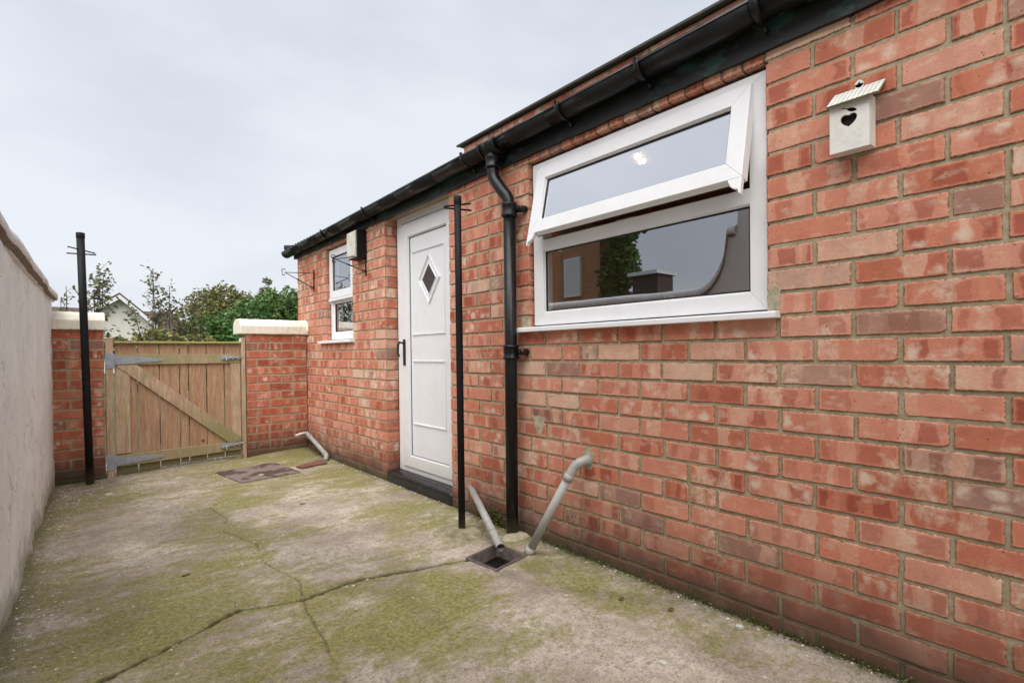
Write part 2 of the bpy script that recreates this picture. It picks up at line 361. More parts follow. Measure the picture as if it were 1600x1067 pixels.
M['boxwhite'] = paint('weathered_white_wood', (.76, .74, .69), .7, .05, 20, .4, 90, (.55, .51, .42), .35)
M['boxroof'] = paint('weathered_roof_wood', (.70, .70, .64), .7, .06, 20, .4, 90, (.36, .37, .26), .5)
M['mossedge'] = paint('mossy_wood_edge', (.24, .24, .14), .9, .2, 40, .6, 150)
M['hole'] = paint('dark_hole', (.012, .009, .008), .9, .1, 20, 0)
M['patch'] = paint('cement_patch', (.46, .40, .28), .92, .2, 30, .9, 90, (.2, .18, .12), .5)
M['cementpad'] = paint('cement_pad', (.33, .285, .185), .92, .3, 18, 1.0, 60, (.16, .15, .06), .8)
M['whitechip'] = paint('white_chip', (.62, .60, .54), .8, .1, 40, .3, 90)
M['leafdry'] = paint('brown_leaf', (.16, .09, .04), .7, .3, 40, .3, 90)
M['grit'] = paint('gravel_chips', (.60, .55, .47), .9, .45, 45, .3, 90)
M['grass'] = paint('lane_grass', (.06, .085, .025), .95, .3, 3, .5, 20, (.12, .1, .06), .6)
M['cwall'] = paint('cream_house_wall', (.72, .69, .61), .85, .04, 2, .2, 10)
M['broof'] = paint('brown_house_roof', (.105, .07, .062), .9, .2, 4, .5, 12)
M['barge'] = paint('bargeboard_white', (.82, .82, .84), .5, .02, 3, 0)
M['inwall'] = paint('inside_wall', (.62, .50, .38), .8, .04, 3, 0)
M['inbrown'] = paint('inside_reveal_tile', (.52, .20, .075), .5, .10, 10, .1, 30)
M['intile'] = paint('inside_cream_tile', (.60, .48, .32), .3, .04, 8, 0)
M['chrome'] = paint('chrome', (.8, .8, .82), .12, .02, 5, 0, metallic=1)
M['curtain'] = paint('pale_curtain', (.75, .76, .78), .8, .05, 10, 0)
t = NT('ceiling_spot'); t.base((1, 1, 1)); t.b.inputs['Emission Color'].default_value = (1, .80, .55, 1); t.b.inputs['Emission Strength'].default_value = 32; M['spot'] = t.m
def glass(name, refl, tint=(.75, .78, .78)):
    t = NT(name); t.t.nodes.remove(t.b); g = t.n('ShaderNodeBsdfGlossy'); g.inputs['Roughness'].default_value = .004; g.inputs['Color'].default_value = (.93, .95, .98, 1)
    tr = t.n('ShaderNodeBsdfTransparent'); tr.inputs['Color'].default_value = (*tint, 1)
    fr = t.n('ShaderNodeFresnel'); fr.inputs['IOR'].default_value = 1.5
    f = t.math('ADD', t.math('MULTIPLY', fr.outputs[0], 1.6), refl, clamp=True); gb = t.n('ShaderNodeNewGeometry'); f = t.math('MULTIPLY', f, t.math('SUBTRACT', 1.0, gb.outputs['Backfacing'])); mx = t.n('ShaderNodeMixShader'); t.l(f, mx.inputs[0]); t.l(tr.outputs[0], mx.inputs[1]); t.l(g.outputs[0], mx.inputs[2]); t.l(mx.outputs[0], t.out.inputs[0])
    return t.m
M['glass'] = glass('window_glass', .27, (.9, .9, .9)); M['glass2'] = glass('sash_glass', .68, (.7, .72, .75)); M['dglass'] = paint('obscured_glass', (.055, .038, .034), .32, .3, 60, .4, 150)

def wood(name, green, seed=0):
    t = NT(name); P = t.tc.outputs['Object']
    geo = t.n('ShaderNodeNewGeometry'); rnd = geo.outputs['Random Per Island']
    g = t.noise(5, 5, .6, mapscale=(9, 9, .7), dist=.6); c = t.ramp(g, [(.3, (.42, .28, .175)), (.5, (.55, .39, .26)), (.72, (.64, .50, .36))])
    c = t.mix(t.ramp(rnd, [(0, 0.0), (1, .40)]), c, (.30, .165, .095))
    gr = t.noise(30, 5, .6, mapscale=(7, 7, .4)); c = t.mix(t.ramp(gr, [(.42, .4), (.55, 0.0)]), c, (.20, .115, .06))
    if green == 'plank': c = t.mix(1.0, c, (.88, .78, .70), 'MULTIPLY')
    kn = t.vor(4.2, feature='F1'); c = t.mix(t.ramp(kn, [(.045, .9), (.10, 0.0)]), c, (.075, .04, .022))
    gn = t.noise(5, 6, .7); z = t.sep(P)[2]
    if green == 'rail': f = t.ramp(gn, [(.30, .25), (.62, .85)]); 
    elif green == 'cap': f = t.ramp(gn, [(.25, .5), (.6, .95)])
    elif green == 'stile': f = t.ramp(gn, [(.50, 0.0), (.70, .45)])
    elif green == 'brace': f = t.math('MAXIMUM', t.ramp(gn, [(.50, 0.0), (.68, .75)]), t.ramp(t.math('ADD', t.sep(P)[2], t.math('MULTIPLY', gn, .5)), [(.50, .8), (.85, 0.0)]))
    else:
        lo = t.ramp(t.math('ADD', z, t.math('MULTIPLY', gn, .16)), [(.12, .9), (.25, 0.0)])
        hi = t.ramp(t.math('ADD', z, t.math('MULTIPLY', gn, .12)), [(.98, 0.0), (1.0, 0.0)])
        f = t.math('MAXIMUM', lo, t.ramp(gn, [(.60, 0.0), (.8, .5)]))
        c = t.mix(lo, c, (.06, .05, .03))
        f = t.math('MULTIPLY', f, .6)
    c = t.mix(f, c, (.32, .33, .10) if green == 'cap' else (.24, .24, .10))
    t.base(c); t.rough(.8); t.bump(gr, .4, .003); return t.m
M['plank'] = wood('fence_plank', 'plank'); M['rail'] = wood('mossy_rail', 'rail'); M['brace'] = wood('brace_wood', 'brace'); M['cap'] = wood('mossy_cap', 'cap'); M['post'] = wood('post_wood', 'stile')

def leafmat(name, stops, trans=.25):
    t = NT(name); geo = t.n('ShaderNodeNewGeometry'); c = t.ramp(geo.outputs['Random Per Island'], stops)
    t.base(c); t.rough(.5); t.b.inputs['Specular IOR Level'].default_value = .4
    tl = t.n('ShaderNodeBsdfTranslucent'); t.l(c, tl.inputs[0]); mx = t.n('ShaderNodeMixShader'); mx.inputs[0].default_value = trans
    t.l(t.b.outputs[0], mx.inputs[1]); t.l(tl.outputs[0], mx.inputs[2]); t.l(mx.outputs[0], t.out.inputs[0]); return t.m
M['leafg'] = leafmat('hedge_leaf', [(0, (.04, .09, .026)), (.5, (.09, .19, .05)), (.85, (.15, .25, .07)), (1, (.30, .34, .11))])
M['leafg2'] = leafmat('bright_leaf', [(0, (.04, .11, .025)), (.6, (.10, .23, .045)), (1, (.20, .32, .09))])
M['leafo'] = leafmat('autumn_leaf', [(0, (.08, .09, .035)), (.45, (.19, .22, .075)), (.8, (.19, .17, .055)), (1, (.30, .24, .07))])
M['leafs'] = leafmat('sapling_leaf', [(0, (.09, .10, .06)), (.6, (.19, .20, .09)), (.9, (.16, .12, .04)), (1, (.30, .20, .05))])
M['leafb'] = leafmat('bramble_leaf', [(0, (.06, .075, .03)), (.5, (.13, .15, .05)), (.85, (.28, .24, .07)), (1, (.42, .33, .08))])
M['bark'] = paint('twig_bark', (.11, .085, .065), .9, .2, 20, .4, 60)

# ------------------------------------------------------------------ brick wall generator
def brick_wall_mesh(name, mats, rows, udir, ndir, origin, depth, fine=lambda u: (7, 4), parent=None, joint=.0098, recess=.006, jut=.0015, cores=()):
    """rows: list of (z0,z1,[(u0,u1),...]) joint-to-joint extents. front face at origin plane facing ndir."""
    V = []; Fq = []; UV = []; MI = []; base = 0
    ud = np.array(udir, float); nd = np.array(ndir, float); og = np.array(origin, float); zd = np.array([0, 0, 1.])
    for (z0, z1, segs) in rows:
        for (u0, u1) in segs:
            j = joint/2; a0, a1, b0, b1 = u0+j+rng.normal(0, .0007), u1-j+rng.normal(0, .0007), z0+j+rng.normal(0, .0005), z1-j+rng.normal(0, .0005)
            if a1-a0 < .012: continue
            nu, nv = fine((u0+u1)/2); 
            if a1-a0 < .09: nu = max(3, nu//2)
            us = np.linspace(0, 1, nu+1); vs = np.linspace(0, 1, nv+1)
            e = .0035/(a1-a0); us[0] = 0; us = np.sort(np.concatenate([us, [e, 1-e]])); ev = .0035/(b1-b0); vs = np.sort(np.concatenate([vs, [ev, 1-ev]]))
            nu2, nv2 = len(us), len(vs); UU, VV = np.meshgrid(us, vs, indexing='ij')
            A = a0+(a1-a0)*UU; B = b0+(b1-b0)*VV; N = np.full_like(A, rng.normal(0, .0009))
            N += (fbm(A*14+u0*31, B*14+z0*17, 3)-.5)*.004
            tilt = rng.normal(0, .0012); N += (UU-.5)*tilt
            bd = (UU == 0) | (UU == 1) | (VV == 0) | (VV == 1)
            # irregular worn edges
            ks = min(1, (a1-a0)/.19)
            sh = ks*(fbm(A*75+7, B*75+z0*9, 3)-.5)*.0075
            A = A+np.where(UU < .2, np.abs(sh)*(1-UU*5).clip(0, 1), 0)-np.where(UU > .8, np.abs(sh)*(UU*5-4).clip(0, 1), 0)
            sh2 = ks*(fbm(A*60+3, B*12+z0*5+40, 2)-.5)*.006
            B = B+np.where(VV < .3, np.abs(sh2)*(1-VV*3.3).clip(0, 1), 0)-np.where(VV > .7, np.abs(sh2)*(VV*3.3-2.3).clip(0, 1), 0)
            N = N-bd*.0022
            for cu in (0, 1):
                for cv in (0, 1):
                    if rng.random() < .13:
                        d = np.hypot((UU-cu)*(a1-a0), (VV-cv)*(b1-b0)); rr = rng.uniform(.005, .011)*ks; k = np.clip(1-d/rr, 0, 1); N -= k*.006
                        A += (1 if cu == 0 else -1)*k*rr*.35; B += (1 if cv == 0 else -1)*k*rr*.3
            P = og+A[..., None]*ud+B[..., None]*zd+(N[..., None]+jut)*nd
            idx = np.arange(nu2*nv2).reshape(nu2, nv2)+base
            q = np.stack([idx[:-1, :-1], idx[1:, :-1], idx[1:, 1:], idx[:-1, 1:]], -1).reshape(-1, 4)
            V.append(P.reshape(-1, 3)); UV.append(np.stack([UU, VV], -1).reshape(-1, 2)); Fq.append(q); n = nu2*nv2
            # skirt
            loop = list(idx[:, 0])+list(idx[-1, 1:])+list(idx[-2::-1, -1])+list(idx[0, -2:0:-1])
            ll = np.array(loop)-base; Pb = P.reshape(-1, 3)[ll]; dd = ((Pb-og)@nd)[:, None]; back = Pb-nd*(dd+depth)
            V.append(back); UV.append(.5+(np.stack([UU, VV], -1).reshape(-1, 2)[ll]-.5)*.15); m = len(ll); bi = base+n+np.arange(m); fi = np.array(loop)
            Fq.append(np.stack([fi, bi, np.roll(bi, -1), np.roll(fi, -1)], -1)); base += n+m
    V = np.concatenate(V); UV = np.concatenate(UV); Fq = np.concatenate(Fq); nb = len(Fq)
    # orient: check first face normal vs ndir
    f0 = Fq[0]; nn = np.cross(V[f0[1]]-V[f0[0]], V[f0[2]]-V[f0[1]])
    if nn@nd < 0: Fq = Fq[:, ::-1]
    # mortar cores: boxes (u0,u1,z0,z1,d0,d1)
    cv = []; cf = []
    for (u0, u1, z0, z1, d0, d1) in cores:
        b = base+len(cv)
        for u in (u0, u1):
            for z in (z0, z1):
                for d in (d0, d1): cv.append(og+ud*u+zd*z-nd*d)
        cf += [[b+i for i in f] for f in ((0,1,3,2),(4,6,7,5),(0,4,5,1),(2,3,7,6),(0,2,6,4),(1,5,7,3))]
    if cv:
        V = np.concatenate([V, np.array(cv)]); UV = np.concatenate([UV, np.zeros((len(cv), 2))]); Fq = np.concatenate([Fq, np.array(cf)])
    mi = np.zeros(len(Fq), int); mi[nb:] = 1
    o = mesh_np(name, V, Fq, mats, parent, smooth=False, uv=UV, matidx=mi); return o

C = .081; BL = .2325; ZB = 1.11
def split(u0, u1, start, length=BL, jit=.004, short=.05):
    """joints between u0 and u1 with joints at start+n*length"""
    js = [u0]; k = math.ceil((u0+.03-start)/length)
    while start+k*length < u1-.03:
        js.append(start+k*length+random.uniform(-jit, jit)); k += 1
    js.append(u1); segs = []
    if length > .1:
        if len(js) > 3 and js[1]-js[0] < .075: js.pop(1)
        if len(js) > 3 and js[-1]-js[-2] < .075: js.pop(-2)
    for a, b in zip(js, js[1:]):
        if b-a > .2 and random.random() < short: segs += [(a, (a+b)/2), ((a+b)/2, b)]
        else: segs.append((a, b))
    return segs

# ================================================================== the house
HY0, HY1 = -0.75, 5.79
DY0, DY1 = 2.84, 3.73       # door opening
WY0, WY1, WZ0, WZ1 = .82, 2.055, ZB, ZB+11*C
SY0, SY1 = 4.365, 4.955
house = empty('brick_outbuilding', (0, 2.5, 0), 'single storey salmon brick outbuilding with white door, windows and black gutter', 'building')
rows = []
for r in range(-14, 13):
    z0 = ZB+r*C; z1 = z0+C; off = (.430 if r % 2 == 0 else .314)
    ivs = [(HY0, HY1)]
    def cut(ivs, a, b):
        o = []
        for (p, q) in ivs:
            if b <= p or a >= q: o.append((p, q)); continue
            if a > p: o.append((p, a))
            if b < q: o.append((b, q))
        return o
    if z1 > .05 and r < 12: ivs = cut(ivs, DY0, DY1)
    segs = []
    if 0 <= r <= 10:
        ivs = cut(ivs, WY0, WY1); ivs = cut(ivs, SY0, SY1)
    for (a, b) in ivs:
        if r == 11:
            for (p, q, soldier) in ((HY0, WY0, 0), (WY0, WY1, 1), (WY1, DY0, 0), (DY1, SY0, 0), (SY0, SY1, 1), (SY1, HY1, 0)):
                p, q = max(p, a), min(q, b)
                if q-p > .03: segs += split(p, q, WY0 if soldier else off, .0772 if soldier else BL, .002 if soldier else .004, 0 if soldier else .05)
        else: segs += split(a, b, off)
    rows.append((z0, z1, segs))
RC = .0035; TB = .22; m = .013
zt = ZB+13*C
cores = [(HY0, WY0-m, -.05, zt, RC, TB), (WY1+m, DY0-m, -.05, zt, RC, TB), (DY1+m, SY0-m, -.05, zt, RC, TB), (SY1+m, HY1-m, -.05, zt, RC, TB),
         (WY0-m, WY1+m, -.05, WZ0-m, RC+.0004, TB), (WY0-m, WY1+m, WZ1+m, zt, RC+.0004, TB), (SY0-m, SY1+m, -.05, WZ0-m, RC+.0004, TB), (SY0-m, SY1+m, WZ1+m, zt, RC+.0004, TB),
         (DY0-m, DY1+m, ZB+12*C-.03, zt, RC+.0004, TB), (DY0-m, DY1+m, -.05, .005, RC+.0004, TB)]
brick_wall_mesh('wall', [M['brick'], M['mortar']], rows, (0, 1, 0), (-1, 0, 0), (0, 0, 0), .102,
                fine=lambda u: (16, 7) if u < 1.8 else ((12, 5) if u < 3 else (7, 4)), parent=house, cores=cores)
# gable end return facing +Y (beyond the corner)
b = MB(); b.box(.1, 3.2, HY1-.21, HY1-.004, -.05, 2.1); b.box(3.0, 3.2, HY0, HY1-.22, -.05, 2.1); b.box(.225, 3.0, HY0, HY0+.2, -.05, 2.1)
b.build('rear_wall', M['mortar'], house)
# interior lining
b = MB(); b.box(.225, 3.0, HY0+.2, HY1-.22, -.05, .0); b.box(2.6, 2.62, HY0+.2, HY1-.22, .0, 2.11); b.box(.225, 2.6, 3.0, 3.02, 0, 2.11); b.box(.225, 2.6, HY0+.22, HY0+.24, 0, 2.11)
b.build('inside_lining', M['inwall'], house)
b = MB(); b.box(.10, .222, WY1+.0, WY1+.006, WZ0+.02, WZ1-.02); b.box(.10, .222, WY0-.006, WY0, WZ0+.02, WZ1-.02); b.box(.10, .222, WY0, WY1, WZ1-.012, WZ1-.002); b.box(.10, .24, WY0, WY1, WZ0-.002, WZ0+.012)
b.build('inside_reveal', M['inbrown'], house)
b = MB()
for k in range(5):
    for q in range(1): b.box(.23+q*.20, .23+q*.20+.194, 2.32, 2.334, 1.0+k*.2, 1.0+k*.2+.194)
b.build('inside_tiles', M['intile'], house, bevel=.002)
b = MB(); b.box(.23, .44, 2.336, 2.40, .9, 2.10); b.build('inside_partition', M['inwall'], house)
b = MB().tube([(1.06+.045*math.cos(0), 2.127, 2.392), (1.06, 2.127, 2.398)], .04, 20); b = MB(); b.box(.225, 3.0, HY0+.2, HY1-.22, 2.11, 2.13); b.build('inside_ceiling', M['inbrown'], house)
b = MB()
for (x, y) in ((.61, 1.80), (.69, 1.83)): b = MB(); b.tube([(x, y, 2.097), (x, y, 2.109)], .018, 20); b.build('ceiling_spotlight', M['spot'], house)
# roof
b = MB(); NYR = 700; ys = np.linspace(HY0, 5.86, NYR); vs = []
for xx, zz in ((-.100, 2.137), (.5, 2.195), (3.25, 2.52)):
    for y in ys: vs.append((xx, y, zz+.011*math.cos(2*math.pi*y/.088)))
for xx, zz in ((-.100, 2.131), (.5, 2.188), (3.25, 2.513)):
    for y in ys: vs.append((xx, y, zz+.011*math.cos(2*math.pi*y/.088)))
fs = []
for a in (0, 1, 3, 4):
    for i in range(NYR-1): fs.append((a*NYR+i, a*NYR+i+1, (a+1)*NYR+i+1, (a+1)*NYR+i))
for i in range(NYR-1): fs.append((i, i+1, 3*NYR+i+1, 3*NYR+i))
b.add(vs, fs, True); b.build('roof', M['rooftile'], house)
b = MB(); b.tube([(-.115, 5.83, 2.142), (.4, 5.83, 2.20), (3.2, 5.83, 2.52)], .034, 10); b.build('verge_tile', M['rooftile'], house)
# fascia
b = MB(); n = 120
top = 2.17
ys = np.linspace(HY0, 5.84, n); vs = []
for y in ys:
    zb = 2.034+(fbm(np.array([y*9.]), np.array([3.3]), 4)[0]-.5)*.010
    vs += [(-.022, y, zb), (-.022, y, top), (0.012, y, zb+.002), (0.012, y, top)]
fs = []
for i in range(n-1):
    a = i*4; c_ = a+4; fs += [(a, a+1, c_+1, c_), (a, c_, c_+2, a+2), (a+1, a+3, c_+3, c_+1)]
fs += [(0, 2, 3, 1), ((n-1)*4, (n-1)*4+1, (n-1)*4+3, (n-1)*4+2)]
b.add(vs, fs); b.build('fascia', M['fascia'], house)
# gutter
def gz(y): return 2.173-.0117*y
def half_ring(mb, y0, y1, r, cx=-.0765, th=.003, a0=-8, a1=188, n=20, dz=0):
    vs = []; fs = []
    for y in (y0, y1):
        for rr in (r, r-th):
            for k in range(n+1):
                a = R(a0+(a1-a0)*k/n); vs.append((cx-rr*math.cos(a), y, gz(y)+dz-rr*math.sin(a)))
    m_ = n+1
    for k in range(n):
        fs += [(k, k+1, 2*m_+k+1, 2*m_+k), (m_+k, 3*m_+k, 3*m_+k+1, m_+k+1), (k, m_+k, m_+k+1, k+1), (2*m_+k, 2*m_+k+1, 3*m_+k+1, 3*m_+k)]
    fs += [(0, 2*m_, 3*m_, m_), (n, m_+n, 3*m_+n, 2*m_+n)]
    mb.add(vs, fs, True)
b = MB(); yy = np.linspace(HY0, 5.90, 14)
for a, c_ in zip(yy, yy[1:]): half_ring(b, a, c_, .0535)
b.tube([(-.130, HY0, gz(HY0)-.003), (-.130, 5.90, gz(5.9)-.003)], .0038, 8)
g = b.build('gutter', M['black'], house)
b = MB()                                                   # end stop
b.prism([(-.0765-.0545*math.cos(R(a)), gz(5.9)-.0545*math.sin(R(a))) for a in range(0, 181, 12)], 'y', 5.895, 5.905); b.build('end_stop', M['black'], g)
for y in (4.74, 3.86, 2.50, .80, 1.27, 1.72):
    b = MB(); half_ring(b, y-.011, y+.011, .0585, th=.006, a0=-14, a1=170); b.tube([(-.137, y, gz(y)+.010), (-.128, y, gz(y)+.012)], .009, 8)
    b.tube([(-.025, y, gz(y)-.075), (-.045, y, gz(y)-.055)], .008, 8)
    b.build('gutter_bracket', M['black'], g)
for (y, w) in ((2.27, .065), ):
    b = MB(); half_ring(b, y-w, y+w, .0575, th=.006)
    for s_ in (-w, w): half_ring(b, y+s_-.007, y+s_+.007, .0615, th=.008, a0=-10, a1=180)
    b.tube([(-.0765, y, gz(y)-.045), (-.0765, y, gz(y)-.085)], .037, 20)
    b.build('gutter_outlet', M['black'], g)
# parapet of the taller extension behind the roof
par = empty('brick_parapet', (.1, 1.0, 2.1), 'higher brick parapet with dark capping behind the black gutter', 'parapet')
rows = []
for k in range(4):
    z0 = 2.032+k*.079; rows.append((z0, z0+.079, split(-1.2, 2.80, .43 if k % 2 else .314)))
brick_wall_mesh('masonry', [M['brick'], M['mortar']], rows, (0, 1, 0), (-1, 0, 0), (.10, 0, 0), .1, fine=lambda u: (9, 4), parent=par, cores=[(-1.2, 2.796, 2.0, 2.343, RC, .125)])
b = MB(); b.box(.072, .40, -1.2, 2.835, 2.3485, 2.356); b.box(.068, .080, -1.2, 2.838, 2.345, 2.359); b.build('capping', M['slate'], par, bevel=.003)

# ---- windows
def sill(name, y0, y1, par_, zt=1.128):
    b = MB(); b.prism([(-.040, zt-.026), (-.040, zt-.006), (-.034, zt-.002), (.10, zt+.008), (.10, zt-.026)], 'y', y0, y1)
    return b.build('sill', M['upvc'], par_, bevel=.0025)
# big window
X0 = .022
b = MB(); b.frame(WY0+.002, WY1-.004, 1.136, 1.991, [.066, .072, .050, .064], X0, X0+.07)
b.prism([(WY0+.06, 1.527), (WY1-.07, 1.527), (WY1-.07, 1.585), (WY0+.06, 1.585)], 'x', X0+.0005, X0+.069)
# glazing bead
b.frame(WY0+.060, WY1-.070, 1.198, 1.533, .010, X0+.012, X0+.03)
w1 = b.build('window', M['upvc'], house, bevel=.003, label='wide white window with its top sash propped open')
sill('sill', .772, 2.15, w1)
b = MB(); b.frame(WY0+.0695, WY1-.0795, 1.2075, 1.5235, .007, X0+.016, X0+.026); b.build('gasket', M['gasket'], w1)
b = MB(); b.box(X0+.020, X0+.023, WY0+.072, WY1-.082, 1.210, 1.521); b.build('pane', M['glass'], w1)
# dark gap sealant at reveal
b = MB(); b.box(X0+.004, X0+.05, WY1-.004, WY1+.001, 1.13, 1.99); b.box(X0+.004, X0+.05, WY0, WY1, 1.991, 1.9965); b.build('seal', M['gasket'], w1)
# open sash (hinged at top)
hz, hx = 1.958, .004
sy0, sy1, sh_ = .868, 1.992, .365
ang = math.atan2(.078, .355)
def rotated(mb, name, mat, par_, bevel=0):
    o = mb.build(name, mat, par_, bevel=bevel, origin=(hx, 0, hz)); o.rotation_euler = (0, ang, 0); return o
b = MB(); b.frame(sy0, sy1, hz-sh_, hz, .068, hx, hx+.045)
b.frame(sy0+.060, sy1-.060, hz-sh_+.060, hz-.060, .012, hx+.010, hx+.03)
sash = rotated(b, 'sash', M['upvc'], w1, .0025)
b = MB(); b.frame(sy0+.010, sy1-.010, hz-sh_+.008, hz-.010, .03, hx+.0455, hx+.056); rotated(b, 'sash_rebate', M['upvc'], w1, .002)
b = MB(); b.frame(sy0+.0715, sy1-.0715, hz-sh_+.0715, hz-.0715, .006, hx+.0175, hx+.0255); rotated(b, 'gasket', M['gasket'], w1)
b = MB(); b.frame(sy0+.018, sy1-.018, hz-sh_+.004, hz-.016, .005, hx+.0560, hx+.0585); rotated(b, 'rubber_seal', M['gasket'], w1)
b = MB(); b.box(hx+.022, hx+.025, sy0+.074, sy1-.074, hz-sh_+.074, hz-.074); rotated(b, 'pane', M['glass2'], w1)
b = MB(); b.frame(sy0+.076, sy1-.076, hz-sh_+.076, hz-.076, .016, hx+.030, hx+.034); rotated(b, 'spacer_bar', M['galv'], w1)
for (ya, d) in ((sy0, 1), (sy1, -1)):
    b = MB(); z = hz-sh_
    prof = [(0, 0), (.052, 0), (.050, -.008), (.046, -.014), (.038, -.030), (.022, -.040), (.010, -.044), (.008, -.058), (0, -.062)]
    b.prism([(ya+d*p[0], z+p[1]) for p in prof], 'x', hx, hx+.02); rotated(b, 'sash_horn', M['upvc'], w1, .0015)
for ya in (sy0+.02, sy1-.035):
    b = MB(); b.box(X0+.045, X0+.055, ya, ya+.012, 1.62, 1.94); b.build('stay', M['galv'], w1)
b = MB(); b.box(X0+.012, X0+.03, sy1-.09, sy1-.02, 1.586, 1.594); b.build('stay', M['iron'], w1)
b = MB(); b.box(.024, .085, 1.40, 1.50, 1.586, 1.5885); b.build('lock_keep', M['intile'], w1)
# small window
X1 = .038
b = MB(); b.frame(SY0+.002, SY1-.004, 1.136, 1.996, .050, X1, X1+.065)
b.prism([(SY0+.05, 1.500), (SY1-.05, 1.500), (SY1-.05, 1.548), (SY0+.05, 1.548)], 'x', X1+.0005, X1+.064)
b.frame(SY0+.05, SY1-.052, 1.184, 1.502, .028, X1+.012, X1+.04)
w2 = b.build('window', M['upvc'], house, bevel=.003, label='narrow white two-light window')
sill('sill', 4.335, 5.115, w2)
b = MB(); b.frame(SY0+.016, SY1-.018, 1.530, 1.985, .066, X1-.018, X1+.02)
b.box(X1-.030, X1+.01, SY0+.02, SY1-.02, 1.500, 1.522)
b.build('sash', M['upvc'], w2, bevel=.003)
for ya, d in ((SY0+.016, 1), (SY1-.018, -1)):
    b = MB(); b.prism([(ya+d*p[0]*.7, 1.53+p[1]*.8) for p in prof], 'x', X1-.018, X1); b.build('sash_horn', M['upvc'], w2, bevel=.001)
b = MB(); b.box(X1+.020, X1+.023, SY0+.074, SY1-.076, 1.21, 1.476); b.build('pane', M['glass'], w2)
b = MB(); b.box(X1+.000, X1+.003, SY0+.080, SY1-.082, 1.594, 1.921); b.build('pane', M['glass'], w2)
b = MB(); b.frame(SY0+.0765, SY1-.0785, 1.2105, 1.4755, .007, X1+.012, X1+.02); b.frame(SY0+.0815, SY1-.0835, 1.5955, 1.9195, .007, X1-.006, X1-.0005); b.build('gasket', M['gasket'], w2)
b = MB(); b.box(X1+.0, X1+.05, SY1-.004, SY1, 1.13, 1.99); b.build('seal', M['gasket'], w2)

# ---- door
XD = .098
b = MB(); b.frame(DY0+.002, DY1-.010, .085, 2.062, [.045, .075, .062, .06], XD, XD+.07); 
DF = b
leafY0, leafY1, lz0, lz1 = DY0+.058, DY1-.092, .128, 1.990
b = MB(); b.frame(leafY0, leafY1, lz0, lz1, [.085, .10, .105, .10], XD-.012, XD+.045)
b.frame(leafY0+.092, leafY1-.092, lz0+.076, lz1-.097, .014, XD-.004, XD+.02)
b.box(XD+.008, XD+.03, leafY0+.09, leafY1-.09, lz0+.07, lz1-.09)
door = b.build('door', M['door'], house, bevel=.003, label='white plastic door with a diamond pane')
DF.build('door_frame', M['upvc'], door, bevel=.003)
b = MB(); b.box(XD+.01, XD+.05, DY1-.010, DY1-.001, .09, 2.06); b.frame(DY0+.056, DY1-.080, .124, 1.996, .010, XD+.004, XD+.02); b.build('gasket', M['gasket'], door)
b = MB(); b.frame(leafY0+.1055, leafY1-.1055, lz0+.0895, lz1-.1105, .0035, XD+.0035, XD+.009); b.build('gasket', M['gasket'], door)
# raised mouldings on panel
def mould(mb, pts, w=.016, x0=None, h=.008, closed=True):
    x0 = XD+.008 if x0 is None else x0
    n = len(pts)
    cx = sum(p[0] for p in pts)/n; cy = sum(p[1] for p in pts)/n
    def off(d):
        o = []
        for i in range(n):
            p0, p1, p2 = Vector(pts[i-1]), Vector(pts[i]), Vector(pts[(i+1) % n])
            d1 = (p1-p0).normalized(); d2 = (p2-p1).normalized(); n1 = Vector((-d1.y, d1.x)); n2 = Vector((-d2.y, d2.x))
            bi = (n1+n2).normalized(); k = d/max(.2, bi.dot(n1)); o.append((p1.x+bi.x*k, p1.y+bi.y*k))
        return o
    prof = [(0, 0), (.002, h*.6), (w*.3, h), (w*.5, h*.55), (w*.7, h), (w-.002, h*.6), (w, 0)]
    rings = [off(d) for d, _ in prof]; vs = []; fs = []
    for (d, hh), rg in zip(prof, rings): vs += [(x0-hh-.0005, p[0], p[1]) for p in rg]
    for a in range(len(prof)-1):
        for i in range(n): fs.append((a*n+i, a*n+(i+1) % n, (a+1)*n+(i+1) % n, (a+1)*n+i))
    mb.add(vs, fs)
b = MB(); yl, yr = 3.50, DY0+.205
mould(b, [(yr, .455), (yl, .455), (yl, .945), (yr, .945)]); mould(b, [(yr, 1.130), (yl, 1.130), (yl, 1.765), (yr, 1.765)], .014)
cy_, cz_ = 3.255, 1.535
mould(b, [(cy_-.150, cz_), (cy_, cz_-.185), (cy_+.150, cz_), (cy_, cz_+.185)], .012, h=.010)
b.build('panel_moulding', M['door'], door)
b = MB(); dy, dz = .095, .112
b.prism([(cy_-dy, cz_), (cy_, cz_-dz), (cy_+dy, cz_), (cy_, cz_+dz)], 'x', XD+.004, XD+.0075); b.build('diamond_pane', M['dglass'], door)
b = MB(); b.prism([(cy_-dy, cz_), (cy_, cz_-dz), (cy_+dy, cz_), (cy_, cz_+dz)], 'x', XD+.0078, XD+.0079); b.build('pane_backing', M['hole'], door)
b = MB(); mould(b, [(cy_-dy-.006, cz_), (cy_, cz_-dz-.009), (cy_+dy+.006, cz_), (cy_, cz_+dz+.009)], .009, h=.006); b.build('pane_trim', M['upvc'], door)
b = MB(); hy = 3.595; b.box(XD-.022, XD-.012, hy-.014, hy+.014, .905, 1.105)
b.tube([(XD-.02, hy, 1.075), (XD-.058, hy, 1.082), (XD-.064, hy+.012, 1.06), (XD-.062, hy+.018, 1.0), (XD-.052, hy+.012, .972)], [.008, .009, .009, .008, .006], 10)
b.build('handle', M['iron'], door, bevel=.002)
for y in (3.10, 3.30, 3.50):
    pass
for y in (3.15, 3.33):
    b = MB(); b.tube([(XD-.002, y, 2.030), (XD+.003, y, 2.030)], .009, 12); b.build('cover_cap', M['cream'], door)
b = MB(); nn = 26; vs = []; fs = []
ys = np.linspace(DY0-.012, DY1-.002, nn)
